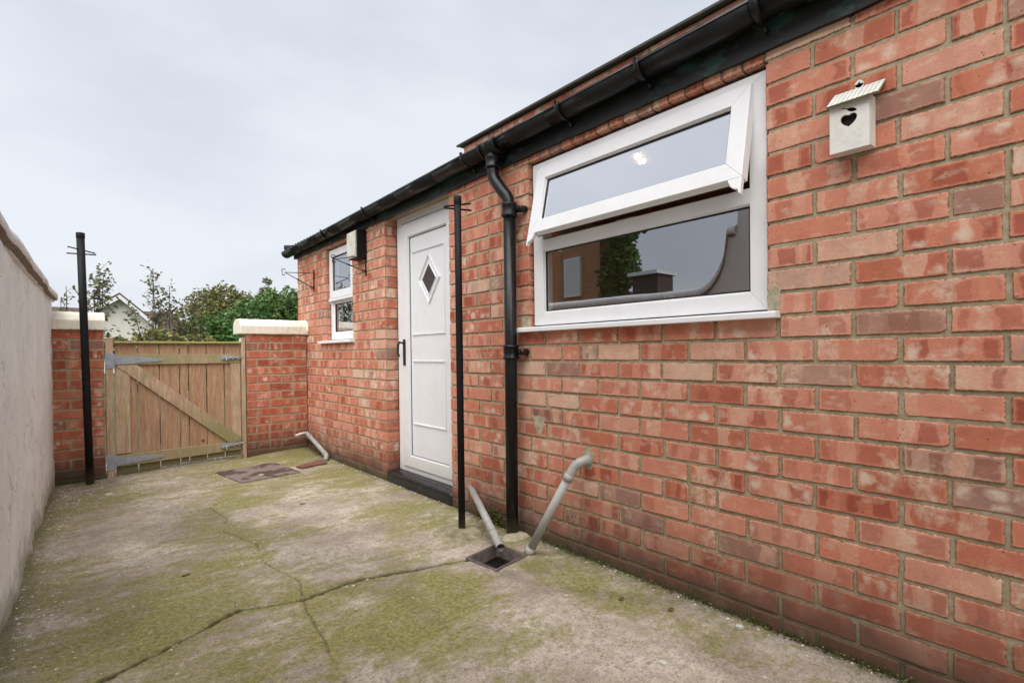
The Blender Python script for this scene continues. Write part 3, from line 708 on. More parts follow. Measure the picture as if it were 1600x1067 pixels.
for y in ys:
    w_ = (fbm(np.array([y*11]), np.array([1.2]), 3)[0]-.5)
    vs += [(-.010+w_*.008, y, -.03), (-.012+w_*.010, y, .050), (-.006+w_*.012, y, .074+w_*.008), (.004+w_*.01, y, .082+w_*.006), (.13, y, .088), (.13, y, -.03)]
for i in range(nn-1):
    for k in range(5): a = i*6+k; fs.append((a, a+6, a+7, a+1))
fs += [tuple(range(6)), tuple(range((nn-1)*6, nn*6))[::-1]]
b.add(vs, fs, True); b.build('doorstep', M['step'], house)
# cement repairs in the wall
def patch(name, poly, x, label=None):
    b = MB(); n = len(poly); P_ = []
    for i in range(n):
        a, c_ = poly[i], poly[(i+1) % n]
        for k in range(4):
            t_ = k/4; P_.append((a[0]+(c_[0]-a[0])*t_+random.uniform(-.003, .003), a[1]+(c_[1]-a[1])*t_+random.uniform(-.003, .003)))
    b.prism(P_, 'x', x, .02); return b.build(name, M['patch'], house, bevel=.0015)
patch('cement_patch', [(2.065, 1.112), (2.13, 1.116), (2.125, 1.185), (2.06, 1.185)], -.0045)
patch('cement_patch', [(.770, 1.13), (.812, 1.13), (.812, 1.195), (.79, 1.225), (.772, 1.20)], -.0055)
patch('cement_patch', [(2.0, .545), (2.03, .60), (2.05, .655), (1.955, .655), (1.965, .6)], -.0040)
patch('cement_patch', [(1.66+(.036+.008*math.sin(5*a_))*math.cos(a_), .485+(.050+.010*math.sin(3*a_+1))*math.sin(a_)) for a_ in [k*.35 for k in range(18)]], -.0030)
patch('cement_patch', [(5.68, .03), (5.76, .05), (5.75, .20), (5.70, .17)], -.006)

# ================================================================== downpipe
dp = empty('downpipe', (-.06, 2.15, 0), 'black cast drainpipe running from the gutter down to the gully', 'drainpipe')
def bez(pts, n=8):
    """Catmull-Rom through pts"""
    P_ = [Vector(p) for p in pts]; P_ = [P_[0]*2-P_[1]]+P_+[P_[-1]*2-P_[-2]]; o = []
    for i in range(1, len(P_)-2):
        for k in range(n):
            t_ = k/n; a, b_, c_, d = P_[i-1], P_[i], P_[i+1], P_[i+2]
            o.append(.5*((2*b_)+(c_-a)*t_+(2*a-5*b_+4*c_-d)*t_*t_+(3*b_-a-3*c_+d)*t_**3))
    o.append(P_[-2]); return o
b = MB(); b.tube([(-.068, 2.150, -.03), (-.062, 2.152, .9), (-.060, 2.152, 1.76)], .0335, 24); b.build('pipe', M['black'], dp)
b = MB(); b.tube(bez([(-.0765, 2.27, 2.06), (-.0765, 2.27, 2.00), (-.074, 2.258, 1.955), (-.068, 2.205, 1.885), (-.062, 2.165, 1.835), (-.060, 2.152, 1.78)]), .0325, 24); b.build('swan_neck', M['black'], dp)
def collar(z0, z1, x, y, r=.040):
    b = MB(); b.tube([(x, y, z0), (x, y, z0+.006), (x, y, z0+.012), (x, y, z0+.018), (x, y, z1-.018), (x, y, z1-.012), (x, y, z1-.006), (x, y, z1)],
                     [r-.002, r+.004, r+.004, r, r, r+.004, r+.004, r-.002], 24); return b
collar(2.015, 2.085, -.0765, 2.27).build('collar', M['black'], dp)
for (z0, z1) in ((1.725, 1.80), (.955, 1.035)):
    b = collar(z0, z1, -.060, 2.152); zc = (z0+z1)/2
    b.tube([(-.035, 2.120, zc), (-.022, 2.088, zc)], [.014, .018], 14); b.tube([(-.055, 2.085, zc), (-.005, 2.085, zc)], [.014, .02], 14)
    b.tube([(-.064, 2.085, zc), (-.05, 2.085, zc)], .008, 8)
    b.build('collar', M['black'], dp)

# ================================================================== boundary wall (left) with swept ramp
def facex(y): return -2.082+.0275*(y-2.6)+.010*max(0, (y-4.6))
lw = empty('boundary_wall', (-2.1, 2.5, 0), 'painted rough rendered boundary wall with coping on the left of the yard', 'wall')
def topz(y):
    if y > 2.35: return 1.425+.004*(y-2.6)
    if y > 2.07: t_ = (2.35-y)/.28; return 1.426+.46*(1-math.sqrt(max(0, 1-t_*t_)))
    if y > 1.99: return 1.90
    return 3.2
ys = np.concatenate([np.linspace(-4, 2.0, 60), np.linspace(2.02, 5.56, 260)]); nz_ = 90
V = []; 
for y in ys:
    tz = topz(y)
    for k in range(nz_+1): V.append((facex(y), y, -.06+(tz+.06)*k/nz_))
V = np.array(V); V[:, 0] += (fbm(V[:, 1]*2.2, V[:, 2]*2.2+5, 4)-.5)*.026+(fbm(V[:, 1]*14, V[:, 2]*14+5, 4)-.5)*.009
low = sstep(.22, .02, V[:, 2])*(fbm(V[:, 1]*5, V[:, 2]*4+30, 4)-.45)*.045; V[:, 0] -= np.clip(low, -.01, .025)
n1 = nz_+1; idx = np.arange(len(V)).reshape(len(ys), n1)
Fq = np.stack([idx[:-1, :-1], idx[:-1, 1:], idx[1:, 1:], idx[1:, :-1]], -1).reshape(-1, 4)
# end cap towards the gate and back
bk = V.copy(); bk[:, 0] = -2.30; off = len(V)
end = np.stack([idx[-1, :-1], idx[-1, :-1]+off, idx[-1, 1:]+off, idx[-1, 1:]], -1)
top_ = np.stack([idx[:-1, -1], idx[:-1, -1]+off, idx[1:, -1]+off, idx[1:, -1]], -1)
back = Fq[:, ::-1]+off
mesh_np('rendered_face', np.concatenate([V, bk]), np.concatenate([Fq, end, top_, back]), M['render_wall'], lw, smooth=True)
# coping
prof = [(.012, .006), (.016, .020), (.034, .022), (.040, .048), (.028, .078), (-.01, .098), (-.10, .104), (-.24, .10), (-.26, .03), (-.26, 0)]
ys = np.concatenate([np.linspace(2.00, 2.40, 40), np.linspace(2.42, 5.585, 150)]); vs = []; fs = []; mi = []
for y in ys:
    w_ = (fbm(np.array([y*2.3]), np.array([9.]), 3)[0]-.5); w2_ = (fbm(np.array([y*9]), np.array([2.]), 3)[0]-.5)
    for (dx, dz) in prof: vs.append((facex(y)+dx+w_*.018+w2_*.006, y, topz(y)+dz+w_*.010+w2_*.005*(dz > .04)))
k = len(prof); b = MB()
for i in range(len(ys)-1):
    for j in range(k):
        fs.append((i*k+j, i*k+(j+1) % k, (i+1)*k+(j+1) % k, (i+1)*k+j)); mi.append(1 if j in (0, 1) else 0)
fs.append(tuple(range(k))); mi.append(0); fs.append(tuple(range((len(ys)-1)*k, len(ys)*k))[::-1]); mi.append(0)
b.add(vs, fs, True); b.mi = mi; b.build('coping', [M['coping'], M['tileunder']], lw)

# ================================================================== piers, gate
YP = 5.52
def sx(x): return -1.8806+(x+1.8806)*YP/5.6
def szz(z): return .9917+(z-.9917)*YP/5.6
def pier(x0, x1, ztop, copx0, copx1, label, off, clabel):
    p = empty('brick_pier', ((x0+x1)/2, YP, 0), label, 'gate pier')
    rows = []; k = 0; z1 = ztop
    while z1 > -.12:
        rows.append((z1-C, z1, split(x0, x1, x0+(off if k % 2 else off+.117), jit=.012, short=.12))); z1 -= C; k += 1
    brick_wall_mesh('masonry', [M['brick2'], M['mortar']], rows, (1, 0, 0), (0, -1, 0), (0, YP, 0), .11, fine=lambda u: (8, 4), parent=p, joint=.012,
                    cores=[(x0+.004, x1-.004, -.15, ztop, RC, .23)])
    b = MB(); zc = ztop
    pr = [(YP-.030, zc), (YP-.034, zc+.078), (YP-.006, zc+.125), (YP+.055, zc+.148), (YP+.17, zc+.148), (YP+.23, zc+.125), (YP+.26, zc+.078), (YP+.255, zc)]
    n = 26; vs = []; fs = []; kk = len(pr)
    for i in range(n):
        x = copx0+(copx1-copx0)*i/(n-1)
        for (y, z) in pr: vs.append((x+random.uniform(-.002, .002), y+random.uniform(-.0018, .0018), z+random.uniform(-.0018, .0018)))
    for i in range(n-1):
        for j in range(kk): fs.append((i*kk+j, (i+1)*kk+j, (i+1)*kk+(j+1) % kk, i*kk+(j+1) % kk))
    fs += [tuple(range(kk)), tuple(range((n-1)*kk, n*kk))[::-1]]
    b.add(vs, fs); b.build('coping', M['cream'], p, bevel=.006)
    return p
pier(-2.03, -1.668, 1.222, -2.03, -1.662, 'red brick gate pier with cream coping against the rendered boundary wall', .13, '')
pr_ = pier(-.590, -.004, 1.206, -.640, -.004, 'red brick gate pier with rounded cream coping joined to the outbuilding', .10, '')
b = MB(); vs = []
b.tube([(-.012, YP-.032, 1.20), (-.006, YP-.038, 1.26), (-.004, YP-.01, 1.33), (-.003, YP+.06, 1.355)], [.010, .014, .012, .006], 10); b.build('mortar_fillet', M['cream'], pr_)
# posts
tg = 'gate posts'
b = MB(); b.box(-1.663, -1.612, YP-.012, YP+.085, -.05, 1.158); o = b.build('gate_post', M['post'], None, bevel=.004, origin=(-1.637, YP, 0)); tag(o, 'timber gate post carrying the hinges beside the left brick pier', 'post', tg)
b = MB(); b.box(-.628, -.594, YP-.012, YP+.085, -.05, 1.165); o = b.build('gate_post', M['post'], None, bevel=.004, origin=(-.61, YP, 0)); tag(o, 'timber gate post carrying the bolt keeps beside the pier joined to the outbuilding', 'post', tg)
gate = empty('wooden_gate', (-1.1, YP, 0), 'ledged and braced timber gate, green with algae, closed between two brick piers', 'gate')
GX0, GX1 = -1.602, -.634
edges = [-1.602, -1.497, -1.444, -1.285, -1.128, -1.068, -.915, -.768, -.722, -.634]
edges = [-1.602, -1.444, -1.285, -1.132, -1.062, -.918, -.770, -.634]
bot = []
for i, (a, c_) in enumerate(zip(edges, edges[1:])):
    b = MB(); g_ = .0038; zb = -.005+(a-GX0)*.055+random.uniform(-.006, .006)
    nzv = 14; vs = []; fs = []
    wv = [random.uniform(-.0012, .0012) for _ in range(nzv+1)]
    for k in range(nzv+1):
        z = zb+(1.112-zb)*k/nzv
        vs += [(a+g_+wv[k], YP+.034, z), (c_-g_+wv[k], YP+.034, z), (c_-g_+wv[k], YP+.050, z), (a+g_+wv[k], YP+.050, z)]
    for k in range(nzv):
        q = k*4
        for j in range(4): fs.append((q+j, q+(j+1) % 4, q+4+(j+1) % 4, q+4+j))
    fs += [(3, 2, 1, 0), (nzv*4, nzv*4+1, nzv*4+2, nzv*4+3)]
    b.add(vs, fs); b.build('plank', M['plank'], gate, bevel=.0015)
b = MB(); b.box(GX0, GX0+.104, YP+.014, YP+.0335, .170, .926); b.build('side_stile', M['post'], gate, bevel=.003)
b = MB(); b.box(GX1-.085, GX1, YP+.014, YP+.0335, .165, .926); b.build('side_stile', M['post'], gate, bevel=.003)
def slab(poly, y0, y1, name, mat):
    b = MB(); b.prism(poly, 'y', y0, y1); return b.build(name, mat, gate, bevel=.003)
slab([(GX0, .929), (GX1, .925), (GX1, 1.008), (GX0, 1.020)], YP+.010, YP+.0338, 'ledge', M['rail'])
slab([(GX0, .062), (GX1, .090), (GX1, .172), (GX0, .160)], YP+.010, YP+.0338, 'ledge', M['rail'])
slab([(GX0, .926), (GX0+.155, .926), (GX1-.0, .205), (GX1, .174), (GX1-.115, .172)], YP+.008, YP+.0336, 'brace', M['brace'])
b = MB(); b.box(GX0-.004, GX1+.004, YP-.006, YP+.066, 1.113, 1.130); b.build('top_cap', M['cap'], gate, bevel=.003)
def hinge(z0):
    b = MB(); b.prism([(GX0+.004, z0), (GX0+.004, z0+.078), (GX0+.33, z0+.052), (GX0+.342, z0+.040), (GX0+.33, z0+.030)], 'y', YP+.004, YP+.009)
    b.box(-1.668, GX0-.004, YP-.0165, YP-.0125, z0-.028, z0+.100); b.box(GX0-.0065, GX0+.010, YP-.010, YP+.009, z0+.002, z0+.076)
    b.tube([(GX0-.003, YP-.008, z0-.026), (GX0-.003, YP-.008, z0+.098)], .007, 10)
    for (x, z) in ((GX0+.04, .02), (GX0+.04, .058), (GX0+.12, .04), (GX0+.22, .04), (GX0+.31, .041)): b.tube([(x, YP+.0015, z0+z), (x, YP+.0045, z0+z)], .006, 8)
    for (x, z) in ((-1.65, 0), (-1.65, .075), (-1.625, .036)): b.tube([(x, YP-.0195, z0+z), (x, YP-.016, z0+z)], .006, 8)
    b.build('hinge', M['galv'], gate, bevel=.0012)
hinge(.926); hinge(.072)
def bolt(x0, x1, z, tilt):
    b = MB(); dz = tilt*(x1-x0); b.prism([(x0, z-.018), (x0, z+.022), (x0+.10, z+.022+dz*.5), (x0+.10, z-.018+dz*.5)], 'y', YP+.004, YP+.010)
    b.tube([(x0+.01, YP-.006, z), (x1, YP-.006, z+dz)], .0085, 10)
    for t_ in (.1, .3, .5, .72): xx = x0+(x1-x0)*t_; b.box(xx-.008, xx+.008, YP-.017, YP+.006, z+dz*t_-.016, z+dz*t_+.016)
    b.tube([(x0+.045, YP-.006, z), (x0+.043, YP-.03, z-.018)], .006, 8); b.tube([(x0+.043, YP-.03, z-.018), (x0+.045, YP-.034, z-.024)], .009, 8)
    b.build('bolt', M['galv'], gate, bevel=.001)
bolt(-.805, -.600, .975, 0.02); bolt(-.815, -.598, .135, .10)
b = MB(); b.box(-.640, -.626, YP-.004, YP+.02, 1.13, 1.165); b.build('post_packer', M['boxwhite'], None, origin=(-.633, YP, 1.13))
o = bpy.data.objects['post_packer']; o.name = 'stone_chip'; tag(o, 'small pale packing block on top of the gate beside the right pier', 'block')

# ================================================================== poles
def pole(base, top, r, rods, label):
    p = empty('washing_line_post', base, label, 'post', 'black washing line posts')
    b = MB(); bv, tv = Vector(base), Vector(top); b.tube([bv-Vector((0, 0, .03)), bv+(tv-bv)*.35, bv+(tv-bv)*.7, tv-Vector((0, 0, .045))], r, 20); b.build('pole', M['polepaint'], p)
    b = MB(); b.tube([tv-Vector((0, 0, .046)), tv-Vector((0, 0, .042)), tv-Vector((0, 0, .003)), tv], [r, r+.0022, r+.0022, r], 20); b.build('cap', M['polepaint'], p)
    for (c_, d, l) in rods:
        c_ = Vector(c_); d = Vector(d).normalized(); b = MB(); b.tube([c_-d*l/2, c_+d*l/2], .0052, 8); b.build('hook_rod', M['polepaint'], p)
    return p
pole((-.226, 2.40, 0), (-.228, 2.40, 1.866), .0195, [((-.228, 2.40, 1.795), (1, -.55, -.06), .155), ((-.228, 2.40, 1.818), (1, -.9, 0.12), .15)], 'black metal washing line post in front of the brick wall beside the door')
pole((-1.779, 5.37, 0), (-1.812, 5.37, 1.986), .0265, [((-1.806, 5.37, 1.850), (1, .5, -.12), .19), ((-1.807, 5.37, 1.818), (1, -.2, -.0), .185)], 'black metal washing line post in front of the left gate pier')
# cement collar round the near post
def blob(name, cx, cy, rx, ry, h, mat, label, cat, seed=0, z0=-.004, pw=2.0, exx=None):
    nr, na = 14, 48; vs = [(cx, cy, z0+h)]; fs = []
    for i in range(1, nr+1):
        for j in range(na):
            a = 2*math.pi*j/na; w_ = 1+.22*(fbm(np.array([math.cos(a)*1.5+seed]), np.array([math.sin(a)*1.5+seed]), 3)[0]-.5)*2
            t_ = i/nr; x = cx+rx*w_*t_*math.cos(a); y = cy+ry*w_*t_*math.sin(a); z = z0+h*(1-t_**pw)+(fbm(np.array([x*20]), np.array([y*20]), 3)[0]-.5)*.006*(1-t_**4)
            if t_ == 1: z = z0-.03
            vs.append((x, y, z))
    for j in range(na): fs.append((0, 1+j, 1+(j+1) % na))
    for i in range(nr-1):
        for j in range(na): fs.append((1+i*na+j, 1+(i+1)*na+j, 1+(i+1)*na+(j+1) % na, 1+i*na+(j+1) % na))
    b = MB(); b.add(vs, fs, True); o = b.build(name, mat, None, origin=(cx, cy, 0)); return tag(o, label, cat)
blob('cement_collar', -.255, 2.375, .16, .15, .022, M['cementpad'], 'low mound of cement around the foot of the post by the door', 'cement mound', 2)
blob('cement_collar', -.07, 2.13, .09, .07, .03, M['patch'], 'small cement haunching around the foot of the drainpipe', 'cement mound', 5)

# ================================================================== waste pipes
wp = empty('waste_pipe', (-.10, 1.75, 0), 'chipped grey waste pipe with an elbow, right of the drainpipe', 'waste pipe', 'grey waste pipes on the outbuilding')
a = Vector((.02, 1.658, .476)); bz = bez([(.03, 1.657, .478), (-.03, 1.662, .475), (-.062, 1.682, .455), (-.085, 1.705, .405)], 8)
b = MB(); b.tube(bz, .0225, 20); b.build('elbow', M['pipe'], wp)
b = MB(); b.tube([(-.083, 1.702, .412), (-.087, 1.708, .398), (-.091, 1.714, .384)], .0250, 20); b.build('socket', M['pipe'], wp); b = MB(); b.tube([(-.004, 1.659, .477), (-.014, 1.659, .476)], .027, 18); b.build('wall_collar', M['pipe'], wp)
b = MB(); b.tube([(-.085, 1.705, .405), (-.170, 1.893, .020)], .0208, 20); b.build('pipe', M['pipechip'], wp)
b = MB(); b.tube([(-.168, 1.887, .035), (-.176, 1.905, -.005)], .0235, 20); b.build('socket', M['pipe'], wp)
wp = empty('waste_pipe', (-.15, 2.4, 0), 'grey waste pipe sloping from behind the near post down into the gully', 'waste pipe', 'grey waste pipes on the outbuilding')
p0, p1 = Vector((.02, 2.66, .160)), Vector((-.300, 1.965, .045)); d = (p1-p0)
b = MB(); b.tube([p0, p0+d*.80], .0205, 20); b.tube([p0+d*.83, p1], .0205, 20, cap=False); b.tube([p1, p0+d*.9], .0175, 20, cap=False); b.build('pipe', M['pipe'], wp)
b = MB(); b.tube([p0+d*.795, p0+d*.80, p0+d*.835, p0+d*.84], [.0205, .0225, .0225, .0205], 20); b.build('coupling', M['pipe'], wp)
wp = empty('waste_pipe', (-.06, 5.2, 0), 'grey waste pipe in the far corner between outbuilding and right gate pier', 'waste pipe', 'grey waste pipes on the outbuilding')
b = MB(); b.tube(bez([(-.03, 5.48, .185), (-.035, 5.33, .150), (-.05, 4.93, .055), (-.062, 4.86, .030), (-.095, 4.82, .01)], 6), .021, 16); b.build('pipe', M['pipe'], wp)
b = MB(); b.tube([(-.032, 5.40, .165), (-.034, 5.36, .158)], .026, 16); b.build('socket', M['pipe'], wp); b = MB(); b.tube([(-.050, 4.94, .058), (-.053, 4.905, .050)], .0245, 16); b.build('socket', M['pipe'], wp)
b = MB(); b.tube([(-.03, 5.46, .195), (-.11, 5.44, .190), (-.16, 5.43, .180)], [.012, .012, .009], 12); b.build('overflow_pipe', M['boxwhite'], wp)

# ================================================================== gully
gy = empty('gully_drain', (-.32, 1.97, 0), 'square brown gully drain with black plastic grate in the concrete', 'drain')
q = [(-.443, 2.062), (-.427, 1.842), (-.193, 1.886), (-.207, 2.108)]
def inset(q, f): cx = sum(p[0] for p in q)/4; cy = sum(p[1] for p in q)/4; return [(cx+(p[0]-cx)*f, cy+(p[1]-cy)*f) for p in q]
vs = []; qs = [(1.0, -.03), (1.0, .006), (.93, .010), (.86, .006), (.68, -.045), (.66, -.08)]
for f, z in qs: vs += [(p[0], p[1], z) for p in inset(q, f)]
fs = [(i*4+j, (i+1)*4+j, (i+1)*4+(j+1) % 4, i*4+(j+1) % 4) for i in range(len(qs)-1) for j in range(4)]
b = MB(); b.add(vs, fs); b.build('surround', M['drain'], gy, bevel=.004)
b = MB(); qi = [Vector((*p, 0)) for p in inset(q, .68)]
for k in range(9):
    t_ = (k+.5)/9; a_ = qi[0].lerp(qi[1], t_); c_ = qi[3].lerp(qi[2], t_); b.tube([(a_.x, a_.y, -.042), (c_.x, c_.y, -.042)], .0038, 6)
for k in range(4):
    t_ = (k+.5)/4; a_ = qi[0].lerp(qi[3], t_); c_ = qi[1].lerp(qi[2], t_); b.tube([(a_.x, a_.y, -.044), (c_.x, c_.y, -.044)], .0036, 6)
b.build('grate', M['grate'], gy)
b = MB(); b.add([(p.x, p.y, -.07) for p in qi], [(0, 1, 2, 3)]); b.build('pit', M['hole'], gy)

# ================================================================== ground
def poly_dist(X, Y, pts):
    d = np.full(X.shape, 9.)
    for (a, b_) in zip(pts, pts[1:]):
        ax, ay = a; bx, by = b_; dx, dy = bx-ax, by-ay; t_ = np.clip(((X-ax)*dx+(Y-ay)*dy)/(dx*dx+dy*dy), 0, 1)
        d = np.minimum(d, np.hypot(X-ax-t_*dx, Y-ay-t_*dy))
    return d
gx = np.linspace(-2.34, .02, 560); gy_ = np.concatenate([np.linspace(-.9, 1.2, 340)[:-1], np.linspace(1.2, 3.2, 520)[:-1], np.linspace(3.2, 6.3, 440)])
X, Y = np.meshgrid(gx, gy_, indexing='ij')
wx = (fbm(X*7, Y*7, 4)-.5)*.07; wy = (fbm(X*7+40, Y*7, 4)-.5)*.07
jx = (fbm(X*40, Y*40, 3)-.5)*.014; jy = (fbm(X*40+9, Y*40, 3)-.5)*.014
def surf(x, y): return .042*sstep(-.75, -.02, x)*sstep(5.15, 5.6, y)-.03*sstep(-1.2, -2., x)*sstep(4.5, 5.6, y)
def grnd(x, y):
    x, y = np.array([x], float), np.array([y], float); return float(surf(x, y)[0])
Z = surf(X, Y)+(fbm(X*1.6, Y*1.6, 3)-.5)*.012+(fbm(X*9, Y*9, 4)-.5)*.006+(fbm(X*45, Y*45, 3)-.5)*.0034+(fbm(X*10, Y*32, 4)-.5)*.006
main = [(-1.95, 2.02), (-1.837, 2.03), (-1.606, 2.141), (-1.378, 2.244), (-1.184, 2.162), (-.928, 2.188), (-.708, 2.127), (-.473, 2.054), (-.40, 2.03)]
sec = [(-.99, 4.16), (-1.20, 3.90), (-1.17, 3.55), (-1.235, 3.3), (-1.15, 2.95), (-1.186, 2.655), (-1.13, 2.35), (-1.18, 2.174), (-1.22, 1.853), (-1.262, 1.524), (-1.2, 1.1)]
thr = [(-.43, 2.0), (-.38, 1.6), (-.10, 1.15)]
d1 = poly_dist(X+jx*1.3+wx*.25, Y+jy*1.3+wy*.25, main); d2 = poly_dist(X+jx+wx*.3, Y+jy+wy*.3, sec)
w1_ = .0044+.008*np.clip(fbm(X*9, Y*9, 3)*2-.6, 0, 1)+.003*sstep(-1.3, -.9, X)
c1 = sstep(1.5, .7, d1/w1_); c2 = np.exp(-(d2/.0038)**2)*.55*sstep(.42, .55, fbm(X*5+3, Y*5, 3)+.06)
Z -= c1*.016+c2*.006+.004*np.exp(-(d1/.02)**2)*fbm(X*30, Y*30, 3); Z -= .006*sstep(.0, .05, d1)*sstep(.3, .05, d1)*(Y < 2.2)*0
# slump: area beyond the crack sits slightly proud
lwx = np.vectorize(facex)(Y)
dl = X-lwx; dr = -X
rough = (fbm(X*3, Y*3+8, 5)-.5)
moss = .46+1.2*(fbm(X*.9+3, Y*.7+1, 4)-.5)+1.4*(fbm(X*3.1, Y*6.1, 6, .62)-.5)+.9*(fbm(X*14, Y*26, 4, .6)-.5)
def blobm(cx, cy, rx, ry, a): return a*np.exp(-(((X-cx)/rx)**2+((Y-cy)/ry)**2))
moss += blobm(-1.62, 2.35, .28, .55, .45)+blobm(-1.45, 1.85, .5, .2, .22)+blobm(-1.0, 1.55, .35, .3, .30)+blobm(-.65, 1.75, .2, .2, .30)+blobm(-.28, 1.35, .10, .30, .38)+blobm(-.2, .9, .12, .3, .15)
moss += blobm(-.22, 5.35, .38, .22, .55)+blobm(-.18, 4.2, .14, .5, .30)+blobm(-.35, 3.3, .25, .5, .12)+blobm(-1.3, 3.3, .35, .5, .10)+blobm(-.95, 3.0, .12, .1, .16)+blobm(-.75, 4.7, .9, .5, .12)
moss -= blobm(-.42, 1.55, .13, .6, .70)+blobm(-.85, 2.55, .30, .30, .55)+blobm(-1.6, 3.6, .25, .6, .45)+blobm(-.75, 3.3, .3, .4, .35)+blobm(-1.35, 2.05, .25, .12, .35)
moss += .25*np.exp(-(dl/.05)**2)+.18*np.exp(-(dr/.06)**2)
moss += .18*np.exp(-(d2/.03)**2)+.12*np.exp(-(d1/.04)**2)
damp = .75*np.exp(-((dr-.0)/.045)**2)*(fbm(X*8, Y*8, 3)*1.2)+.35*np.exp(-(dl/.05)**2)+.30*np.exp(-(((X+1.8)/.35)**2+((Y-5.35)/.35)**2))
damp += .22*sstep(.52, .62, fbm(X*2.2+20, Y*1.1, 5))
damp += .25*np.exp(-(poly_dist(X+wx, Y+wy, thr)/.05)**2)
# hole for the gully and covers
qx = [p[0] for p in q]

colr = np.stack([np.clip(moss, 0, 1), np.clip(c1*1.0+c2, 0, 1), np.clip(damp, 0, .85), np.ones_like(X)], -1).reshape(-1, 4)
idx = np.arange(X.size).reshape(X.shape)
Fq = np.stack([idx[:-1, :-1], idx[1:, :-1], idx[1:, 1:], idx[:-1, 1:]], -1).reshape(-1, 4)
ctr = (X[:-1, :-1]+X[1:, 1:]).ravel()/2, (Y[:-1, :-1]+Y[1:, 1:]).ravel()/2
qi_ = inset(q, .93); keep = np.zeros(len(Fq), bool)
for (p_, n_) in zip(qi_, qi_[1:]+qi_[:1]): keep |= ((n_[0]-p_[0])*(ctr[1]-p_[1])-(n_[1]-p_[1])*(ctr[0]-p_[0])) < 0
Fq = Fq[keep]
o = mesh_np('yard_ground', np.stack([X, Y, Z], -1).reshape(-1, 3), Fq, M['yard'], None, True, col=colr); tag(o, kind='structure')
b = MB(); b.add([(-900, -900, -.14), (900, -900, -.14), (900, 900, -.14), (-900, 900, -.14)], [(0, 1, 2, 3)]); tag(b.build('ground', M['grass']), kind='structure')
b = MB(); b.box(-2.30, .02, -6, -.9, -.13, -.004); tag(b.build('path', M['cementpad']), kind='structure')

# manhole cover & tile strip
b = MB(); q2 = [(-.964, 4.985), (-.884, 4.452), (-.412, 4.513), (-.464, 5.10)]
b.prism([(p[0], p[1]) for p in q2], 'z', -.02, .0095); o = b.build('manhole_cover', M['manhole'], None, bevel=.003, origin=(-.68, 4.76, 0)); tag(o, 'flat rusty purple manhole cover, half wet, set in the concrete before the gate', 'manhole cover')
b = MB(); b.prism([(-.378, 4.74), (-.36, 4.64), (-.115, 4.70), (-.11, 4.86)], 'z', -.02, .016); o = b.build('clay_tile', M['redtile'], None, bevel=.004, origin=(-.25, 4.74, 0)); tag(o, 'red clay tile strip under the far waste pipe outlet', 'tile')

# debris
def ico(c_, r, sq, seed):
    rs = random.Random(seed); b = MB(); 
    ring = [(r*rs.uniform(.6, 1.2)*math.cos(a*math.pi/3+.3), r*rs.uniform(.6, 1.2)*math.sin(a*math.pi/3+.3)) for a in range(6)]
    vs = [(c_[0], c_[1], c_[2]+r*sq)]+[(c_[0]+x, c_[1]+y, c_[2]+rs.uniform(0, r*sq*.5)) for x, y in ring]+[(c_[0]+x*.8, c_[1]+y*.8, c_[2]-.003) for x, y in ring]
    fs = [(0, 1+i, 1+(i+1) % 6) for i in range(6)]+[(1+i, 7+i, 7+(i+1) % 6, 1+(i+1) % 6) for i in range(6)]
    return vs, fs
b = MB(); nb = 0
def zat(x, y):
    i = min(max(int(round((x-gx[0])/(gx[1]-gx[0]))), 0), len(gx)-1); j = min(int(np.searchsorted(gy_, y)), len(gy_)-1); return float(Z[i, j])
for k in range(3600):
    u_ = random.random()
    if u_ < .34: x, y = random.uniform(-2.0, -.7), random.gauss(5.05, .33)
    elif u_ < .60: y = random.uniform(2.2, 5.3); x = facex(y)+abs(random.gauss(0, .10))+.015
    elif u_ < .75: x, y = -abs(random.gauss(0, .035))-.008, random.uniform(.2, 5.0)
    else: x, y = random.uniform(-2.0, -.05), random.uniform(.7, 5.2)
    if y > 5.46 or x < facex(min(y, 5.4))+.01 or (-.46 < x < -.18 and 1.83 < y < 2.12): continue
    r = min(.008, random.expovariate(1/.0020)+.0011); v_, f_ = ico((x, y, zat(x, y)), r, .6, k); b.add(v_, f_)
tag(b.build('grit', M['grit']), 'loose pale grit scattered over the concrete', 'grit', kind='stuff')
def chipobj(name, x, y, pts, mat, label, cat, group, h=.004):
    b = MB(); z = zat(x, y)+.001; n = len(pts); vs = [(x+p[0], y+p[1], z+h+random.uniform(-.001, .002)) for p in pts]+[(x+p[0], y+p[1], z) for p in pts]
    fs = [tuple(range(n)), tuple(range(n, 2*n))[::-1]]+[(i, i+n, (i+1) % n+n, (i+1) % n) for i in range(n)]
    b.add(vs, fs); tag(b.build(name, mat, None, origin=(x, y, z)), label, cat, group)
chipobj('white_twig', -1.449, 4.646, [(-.055, -.022), (0, -.006), (.05, .018), (.052, .024), (-.005, .006), (-.058, -.014)], M['whitechip'], 'white twig-like scrap lying in front of the gate near the left post', 'scrap', None)
chipobj('plaster_chip', -1.687, 4.771, [(-.02, -.015), (.01, -.018), (.025, .005), (.0, .02), (-.02, .01)], M['whitechip'], 'pale plaster chip on the concrete by the foot of the left wall', 'chip', None, .008)
chipobj('twig', -.499, 3.962, [(-.06, .02), (0, .006), (.06, -.03), (.062, -.024), (.0, .012), (-.058, .026)], M['whitechip'], 'pale twig lying between the manhole cover and the black doorstep', 'twig', None)
chipobj('plaster_chip', -.071, .892, [(-.012, -.01), (.008, -.012), (.013, .004), (.002, .012), (-.01, .008)], M['whitechip'], 'white flake at the foot of the brick wall in the near right corner', 'chip', None, .008)
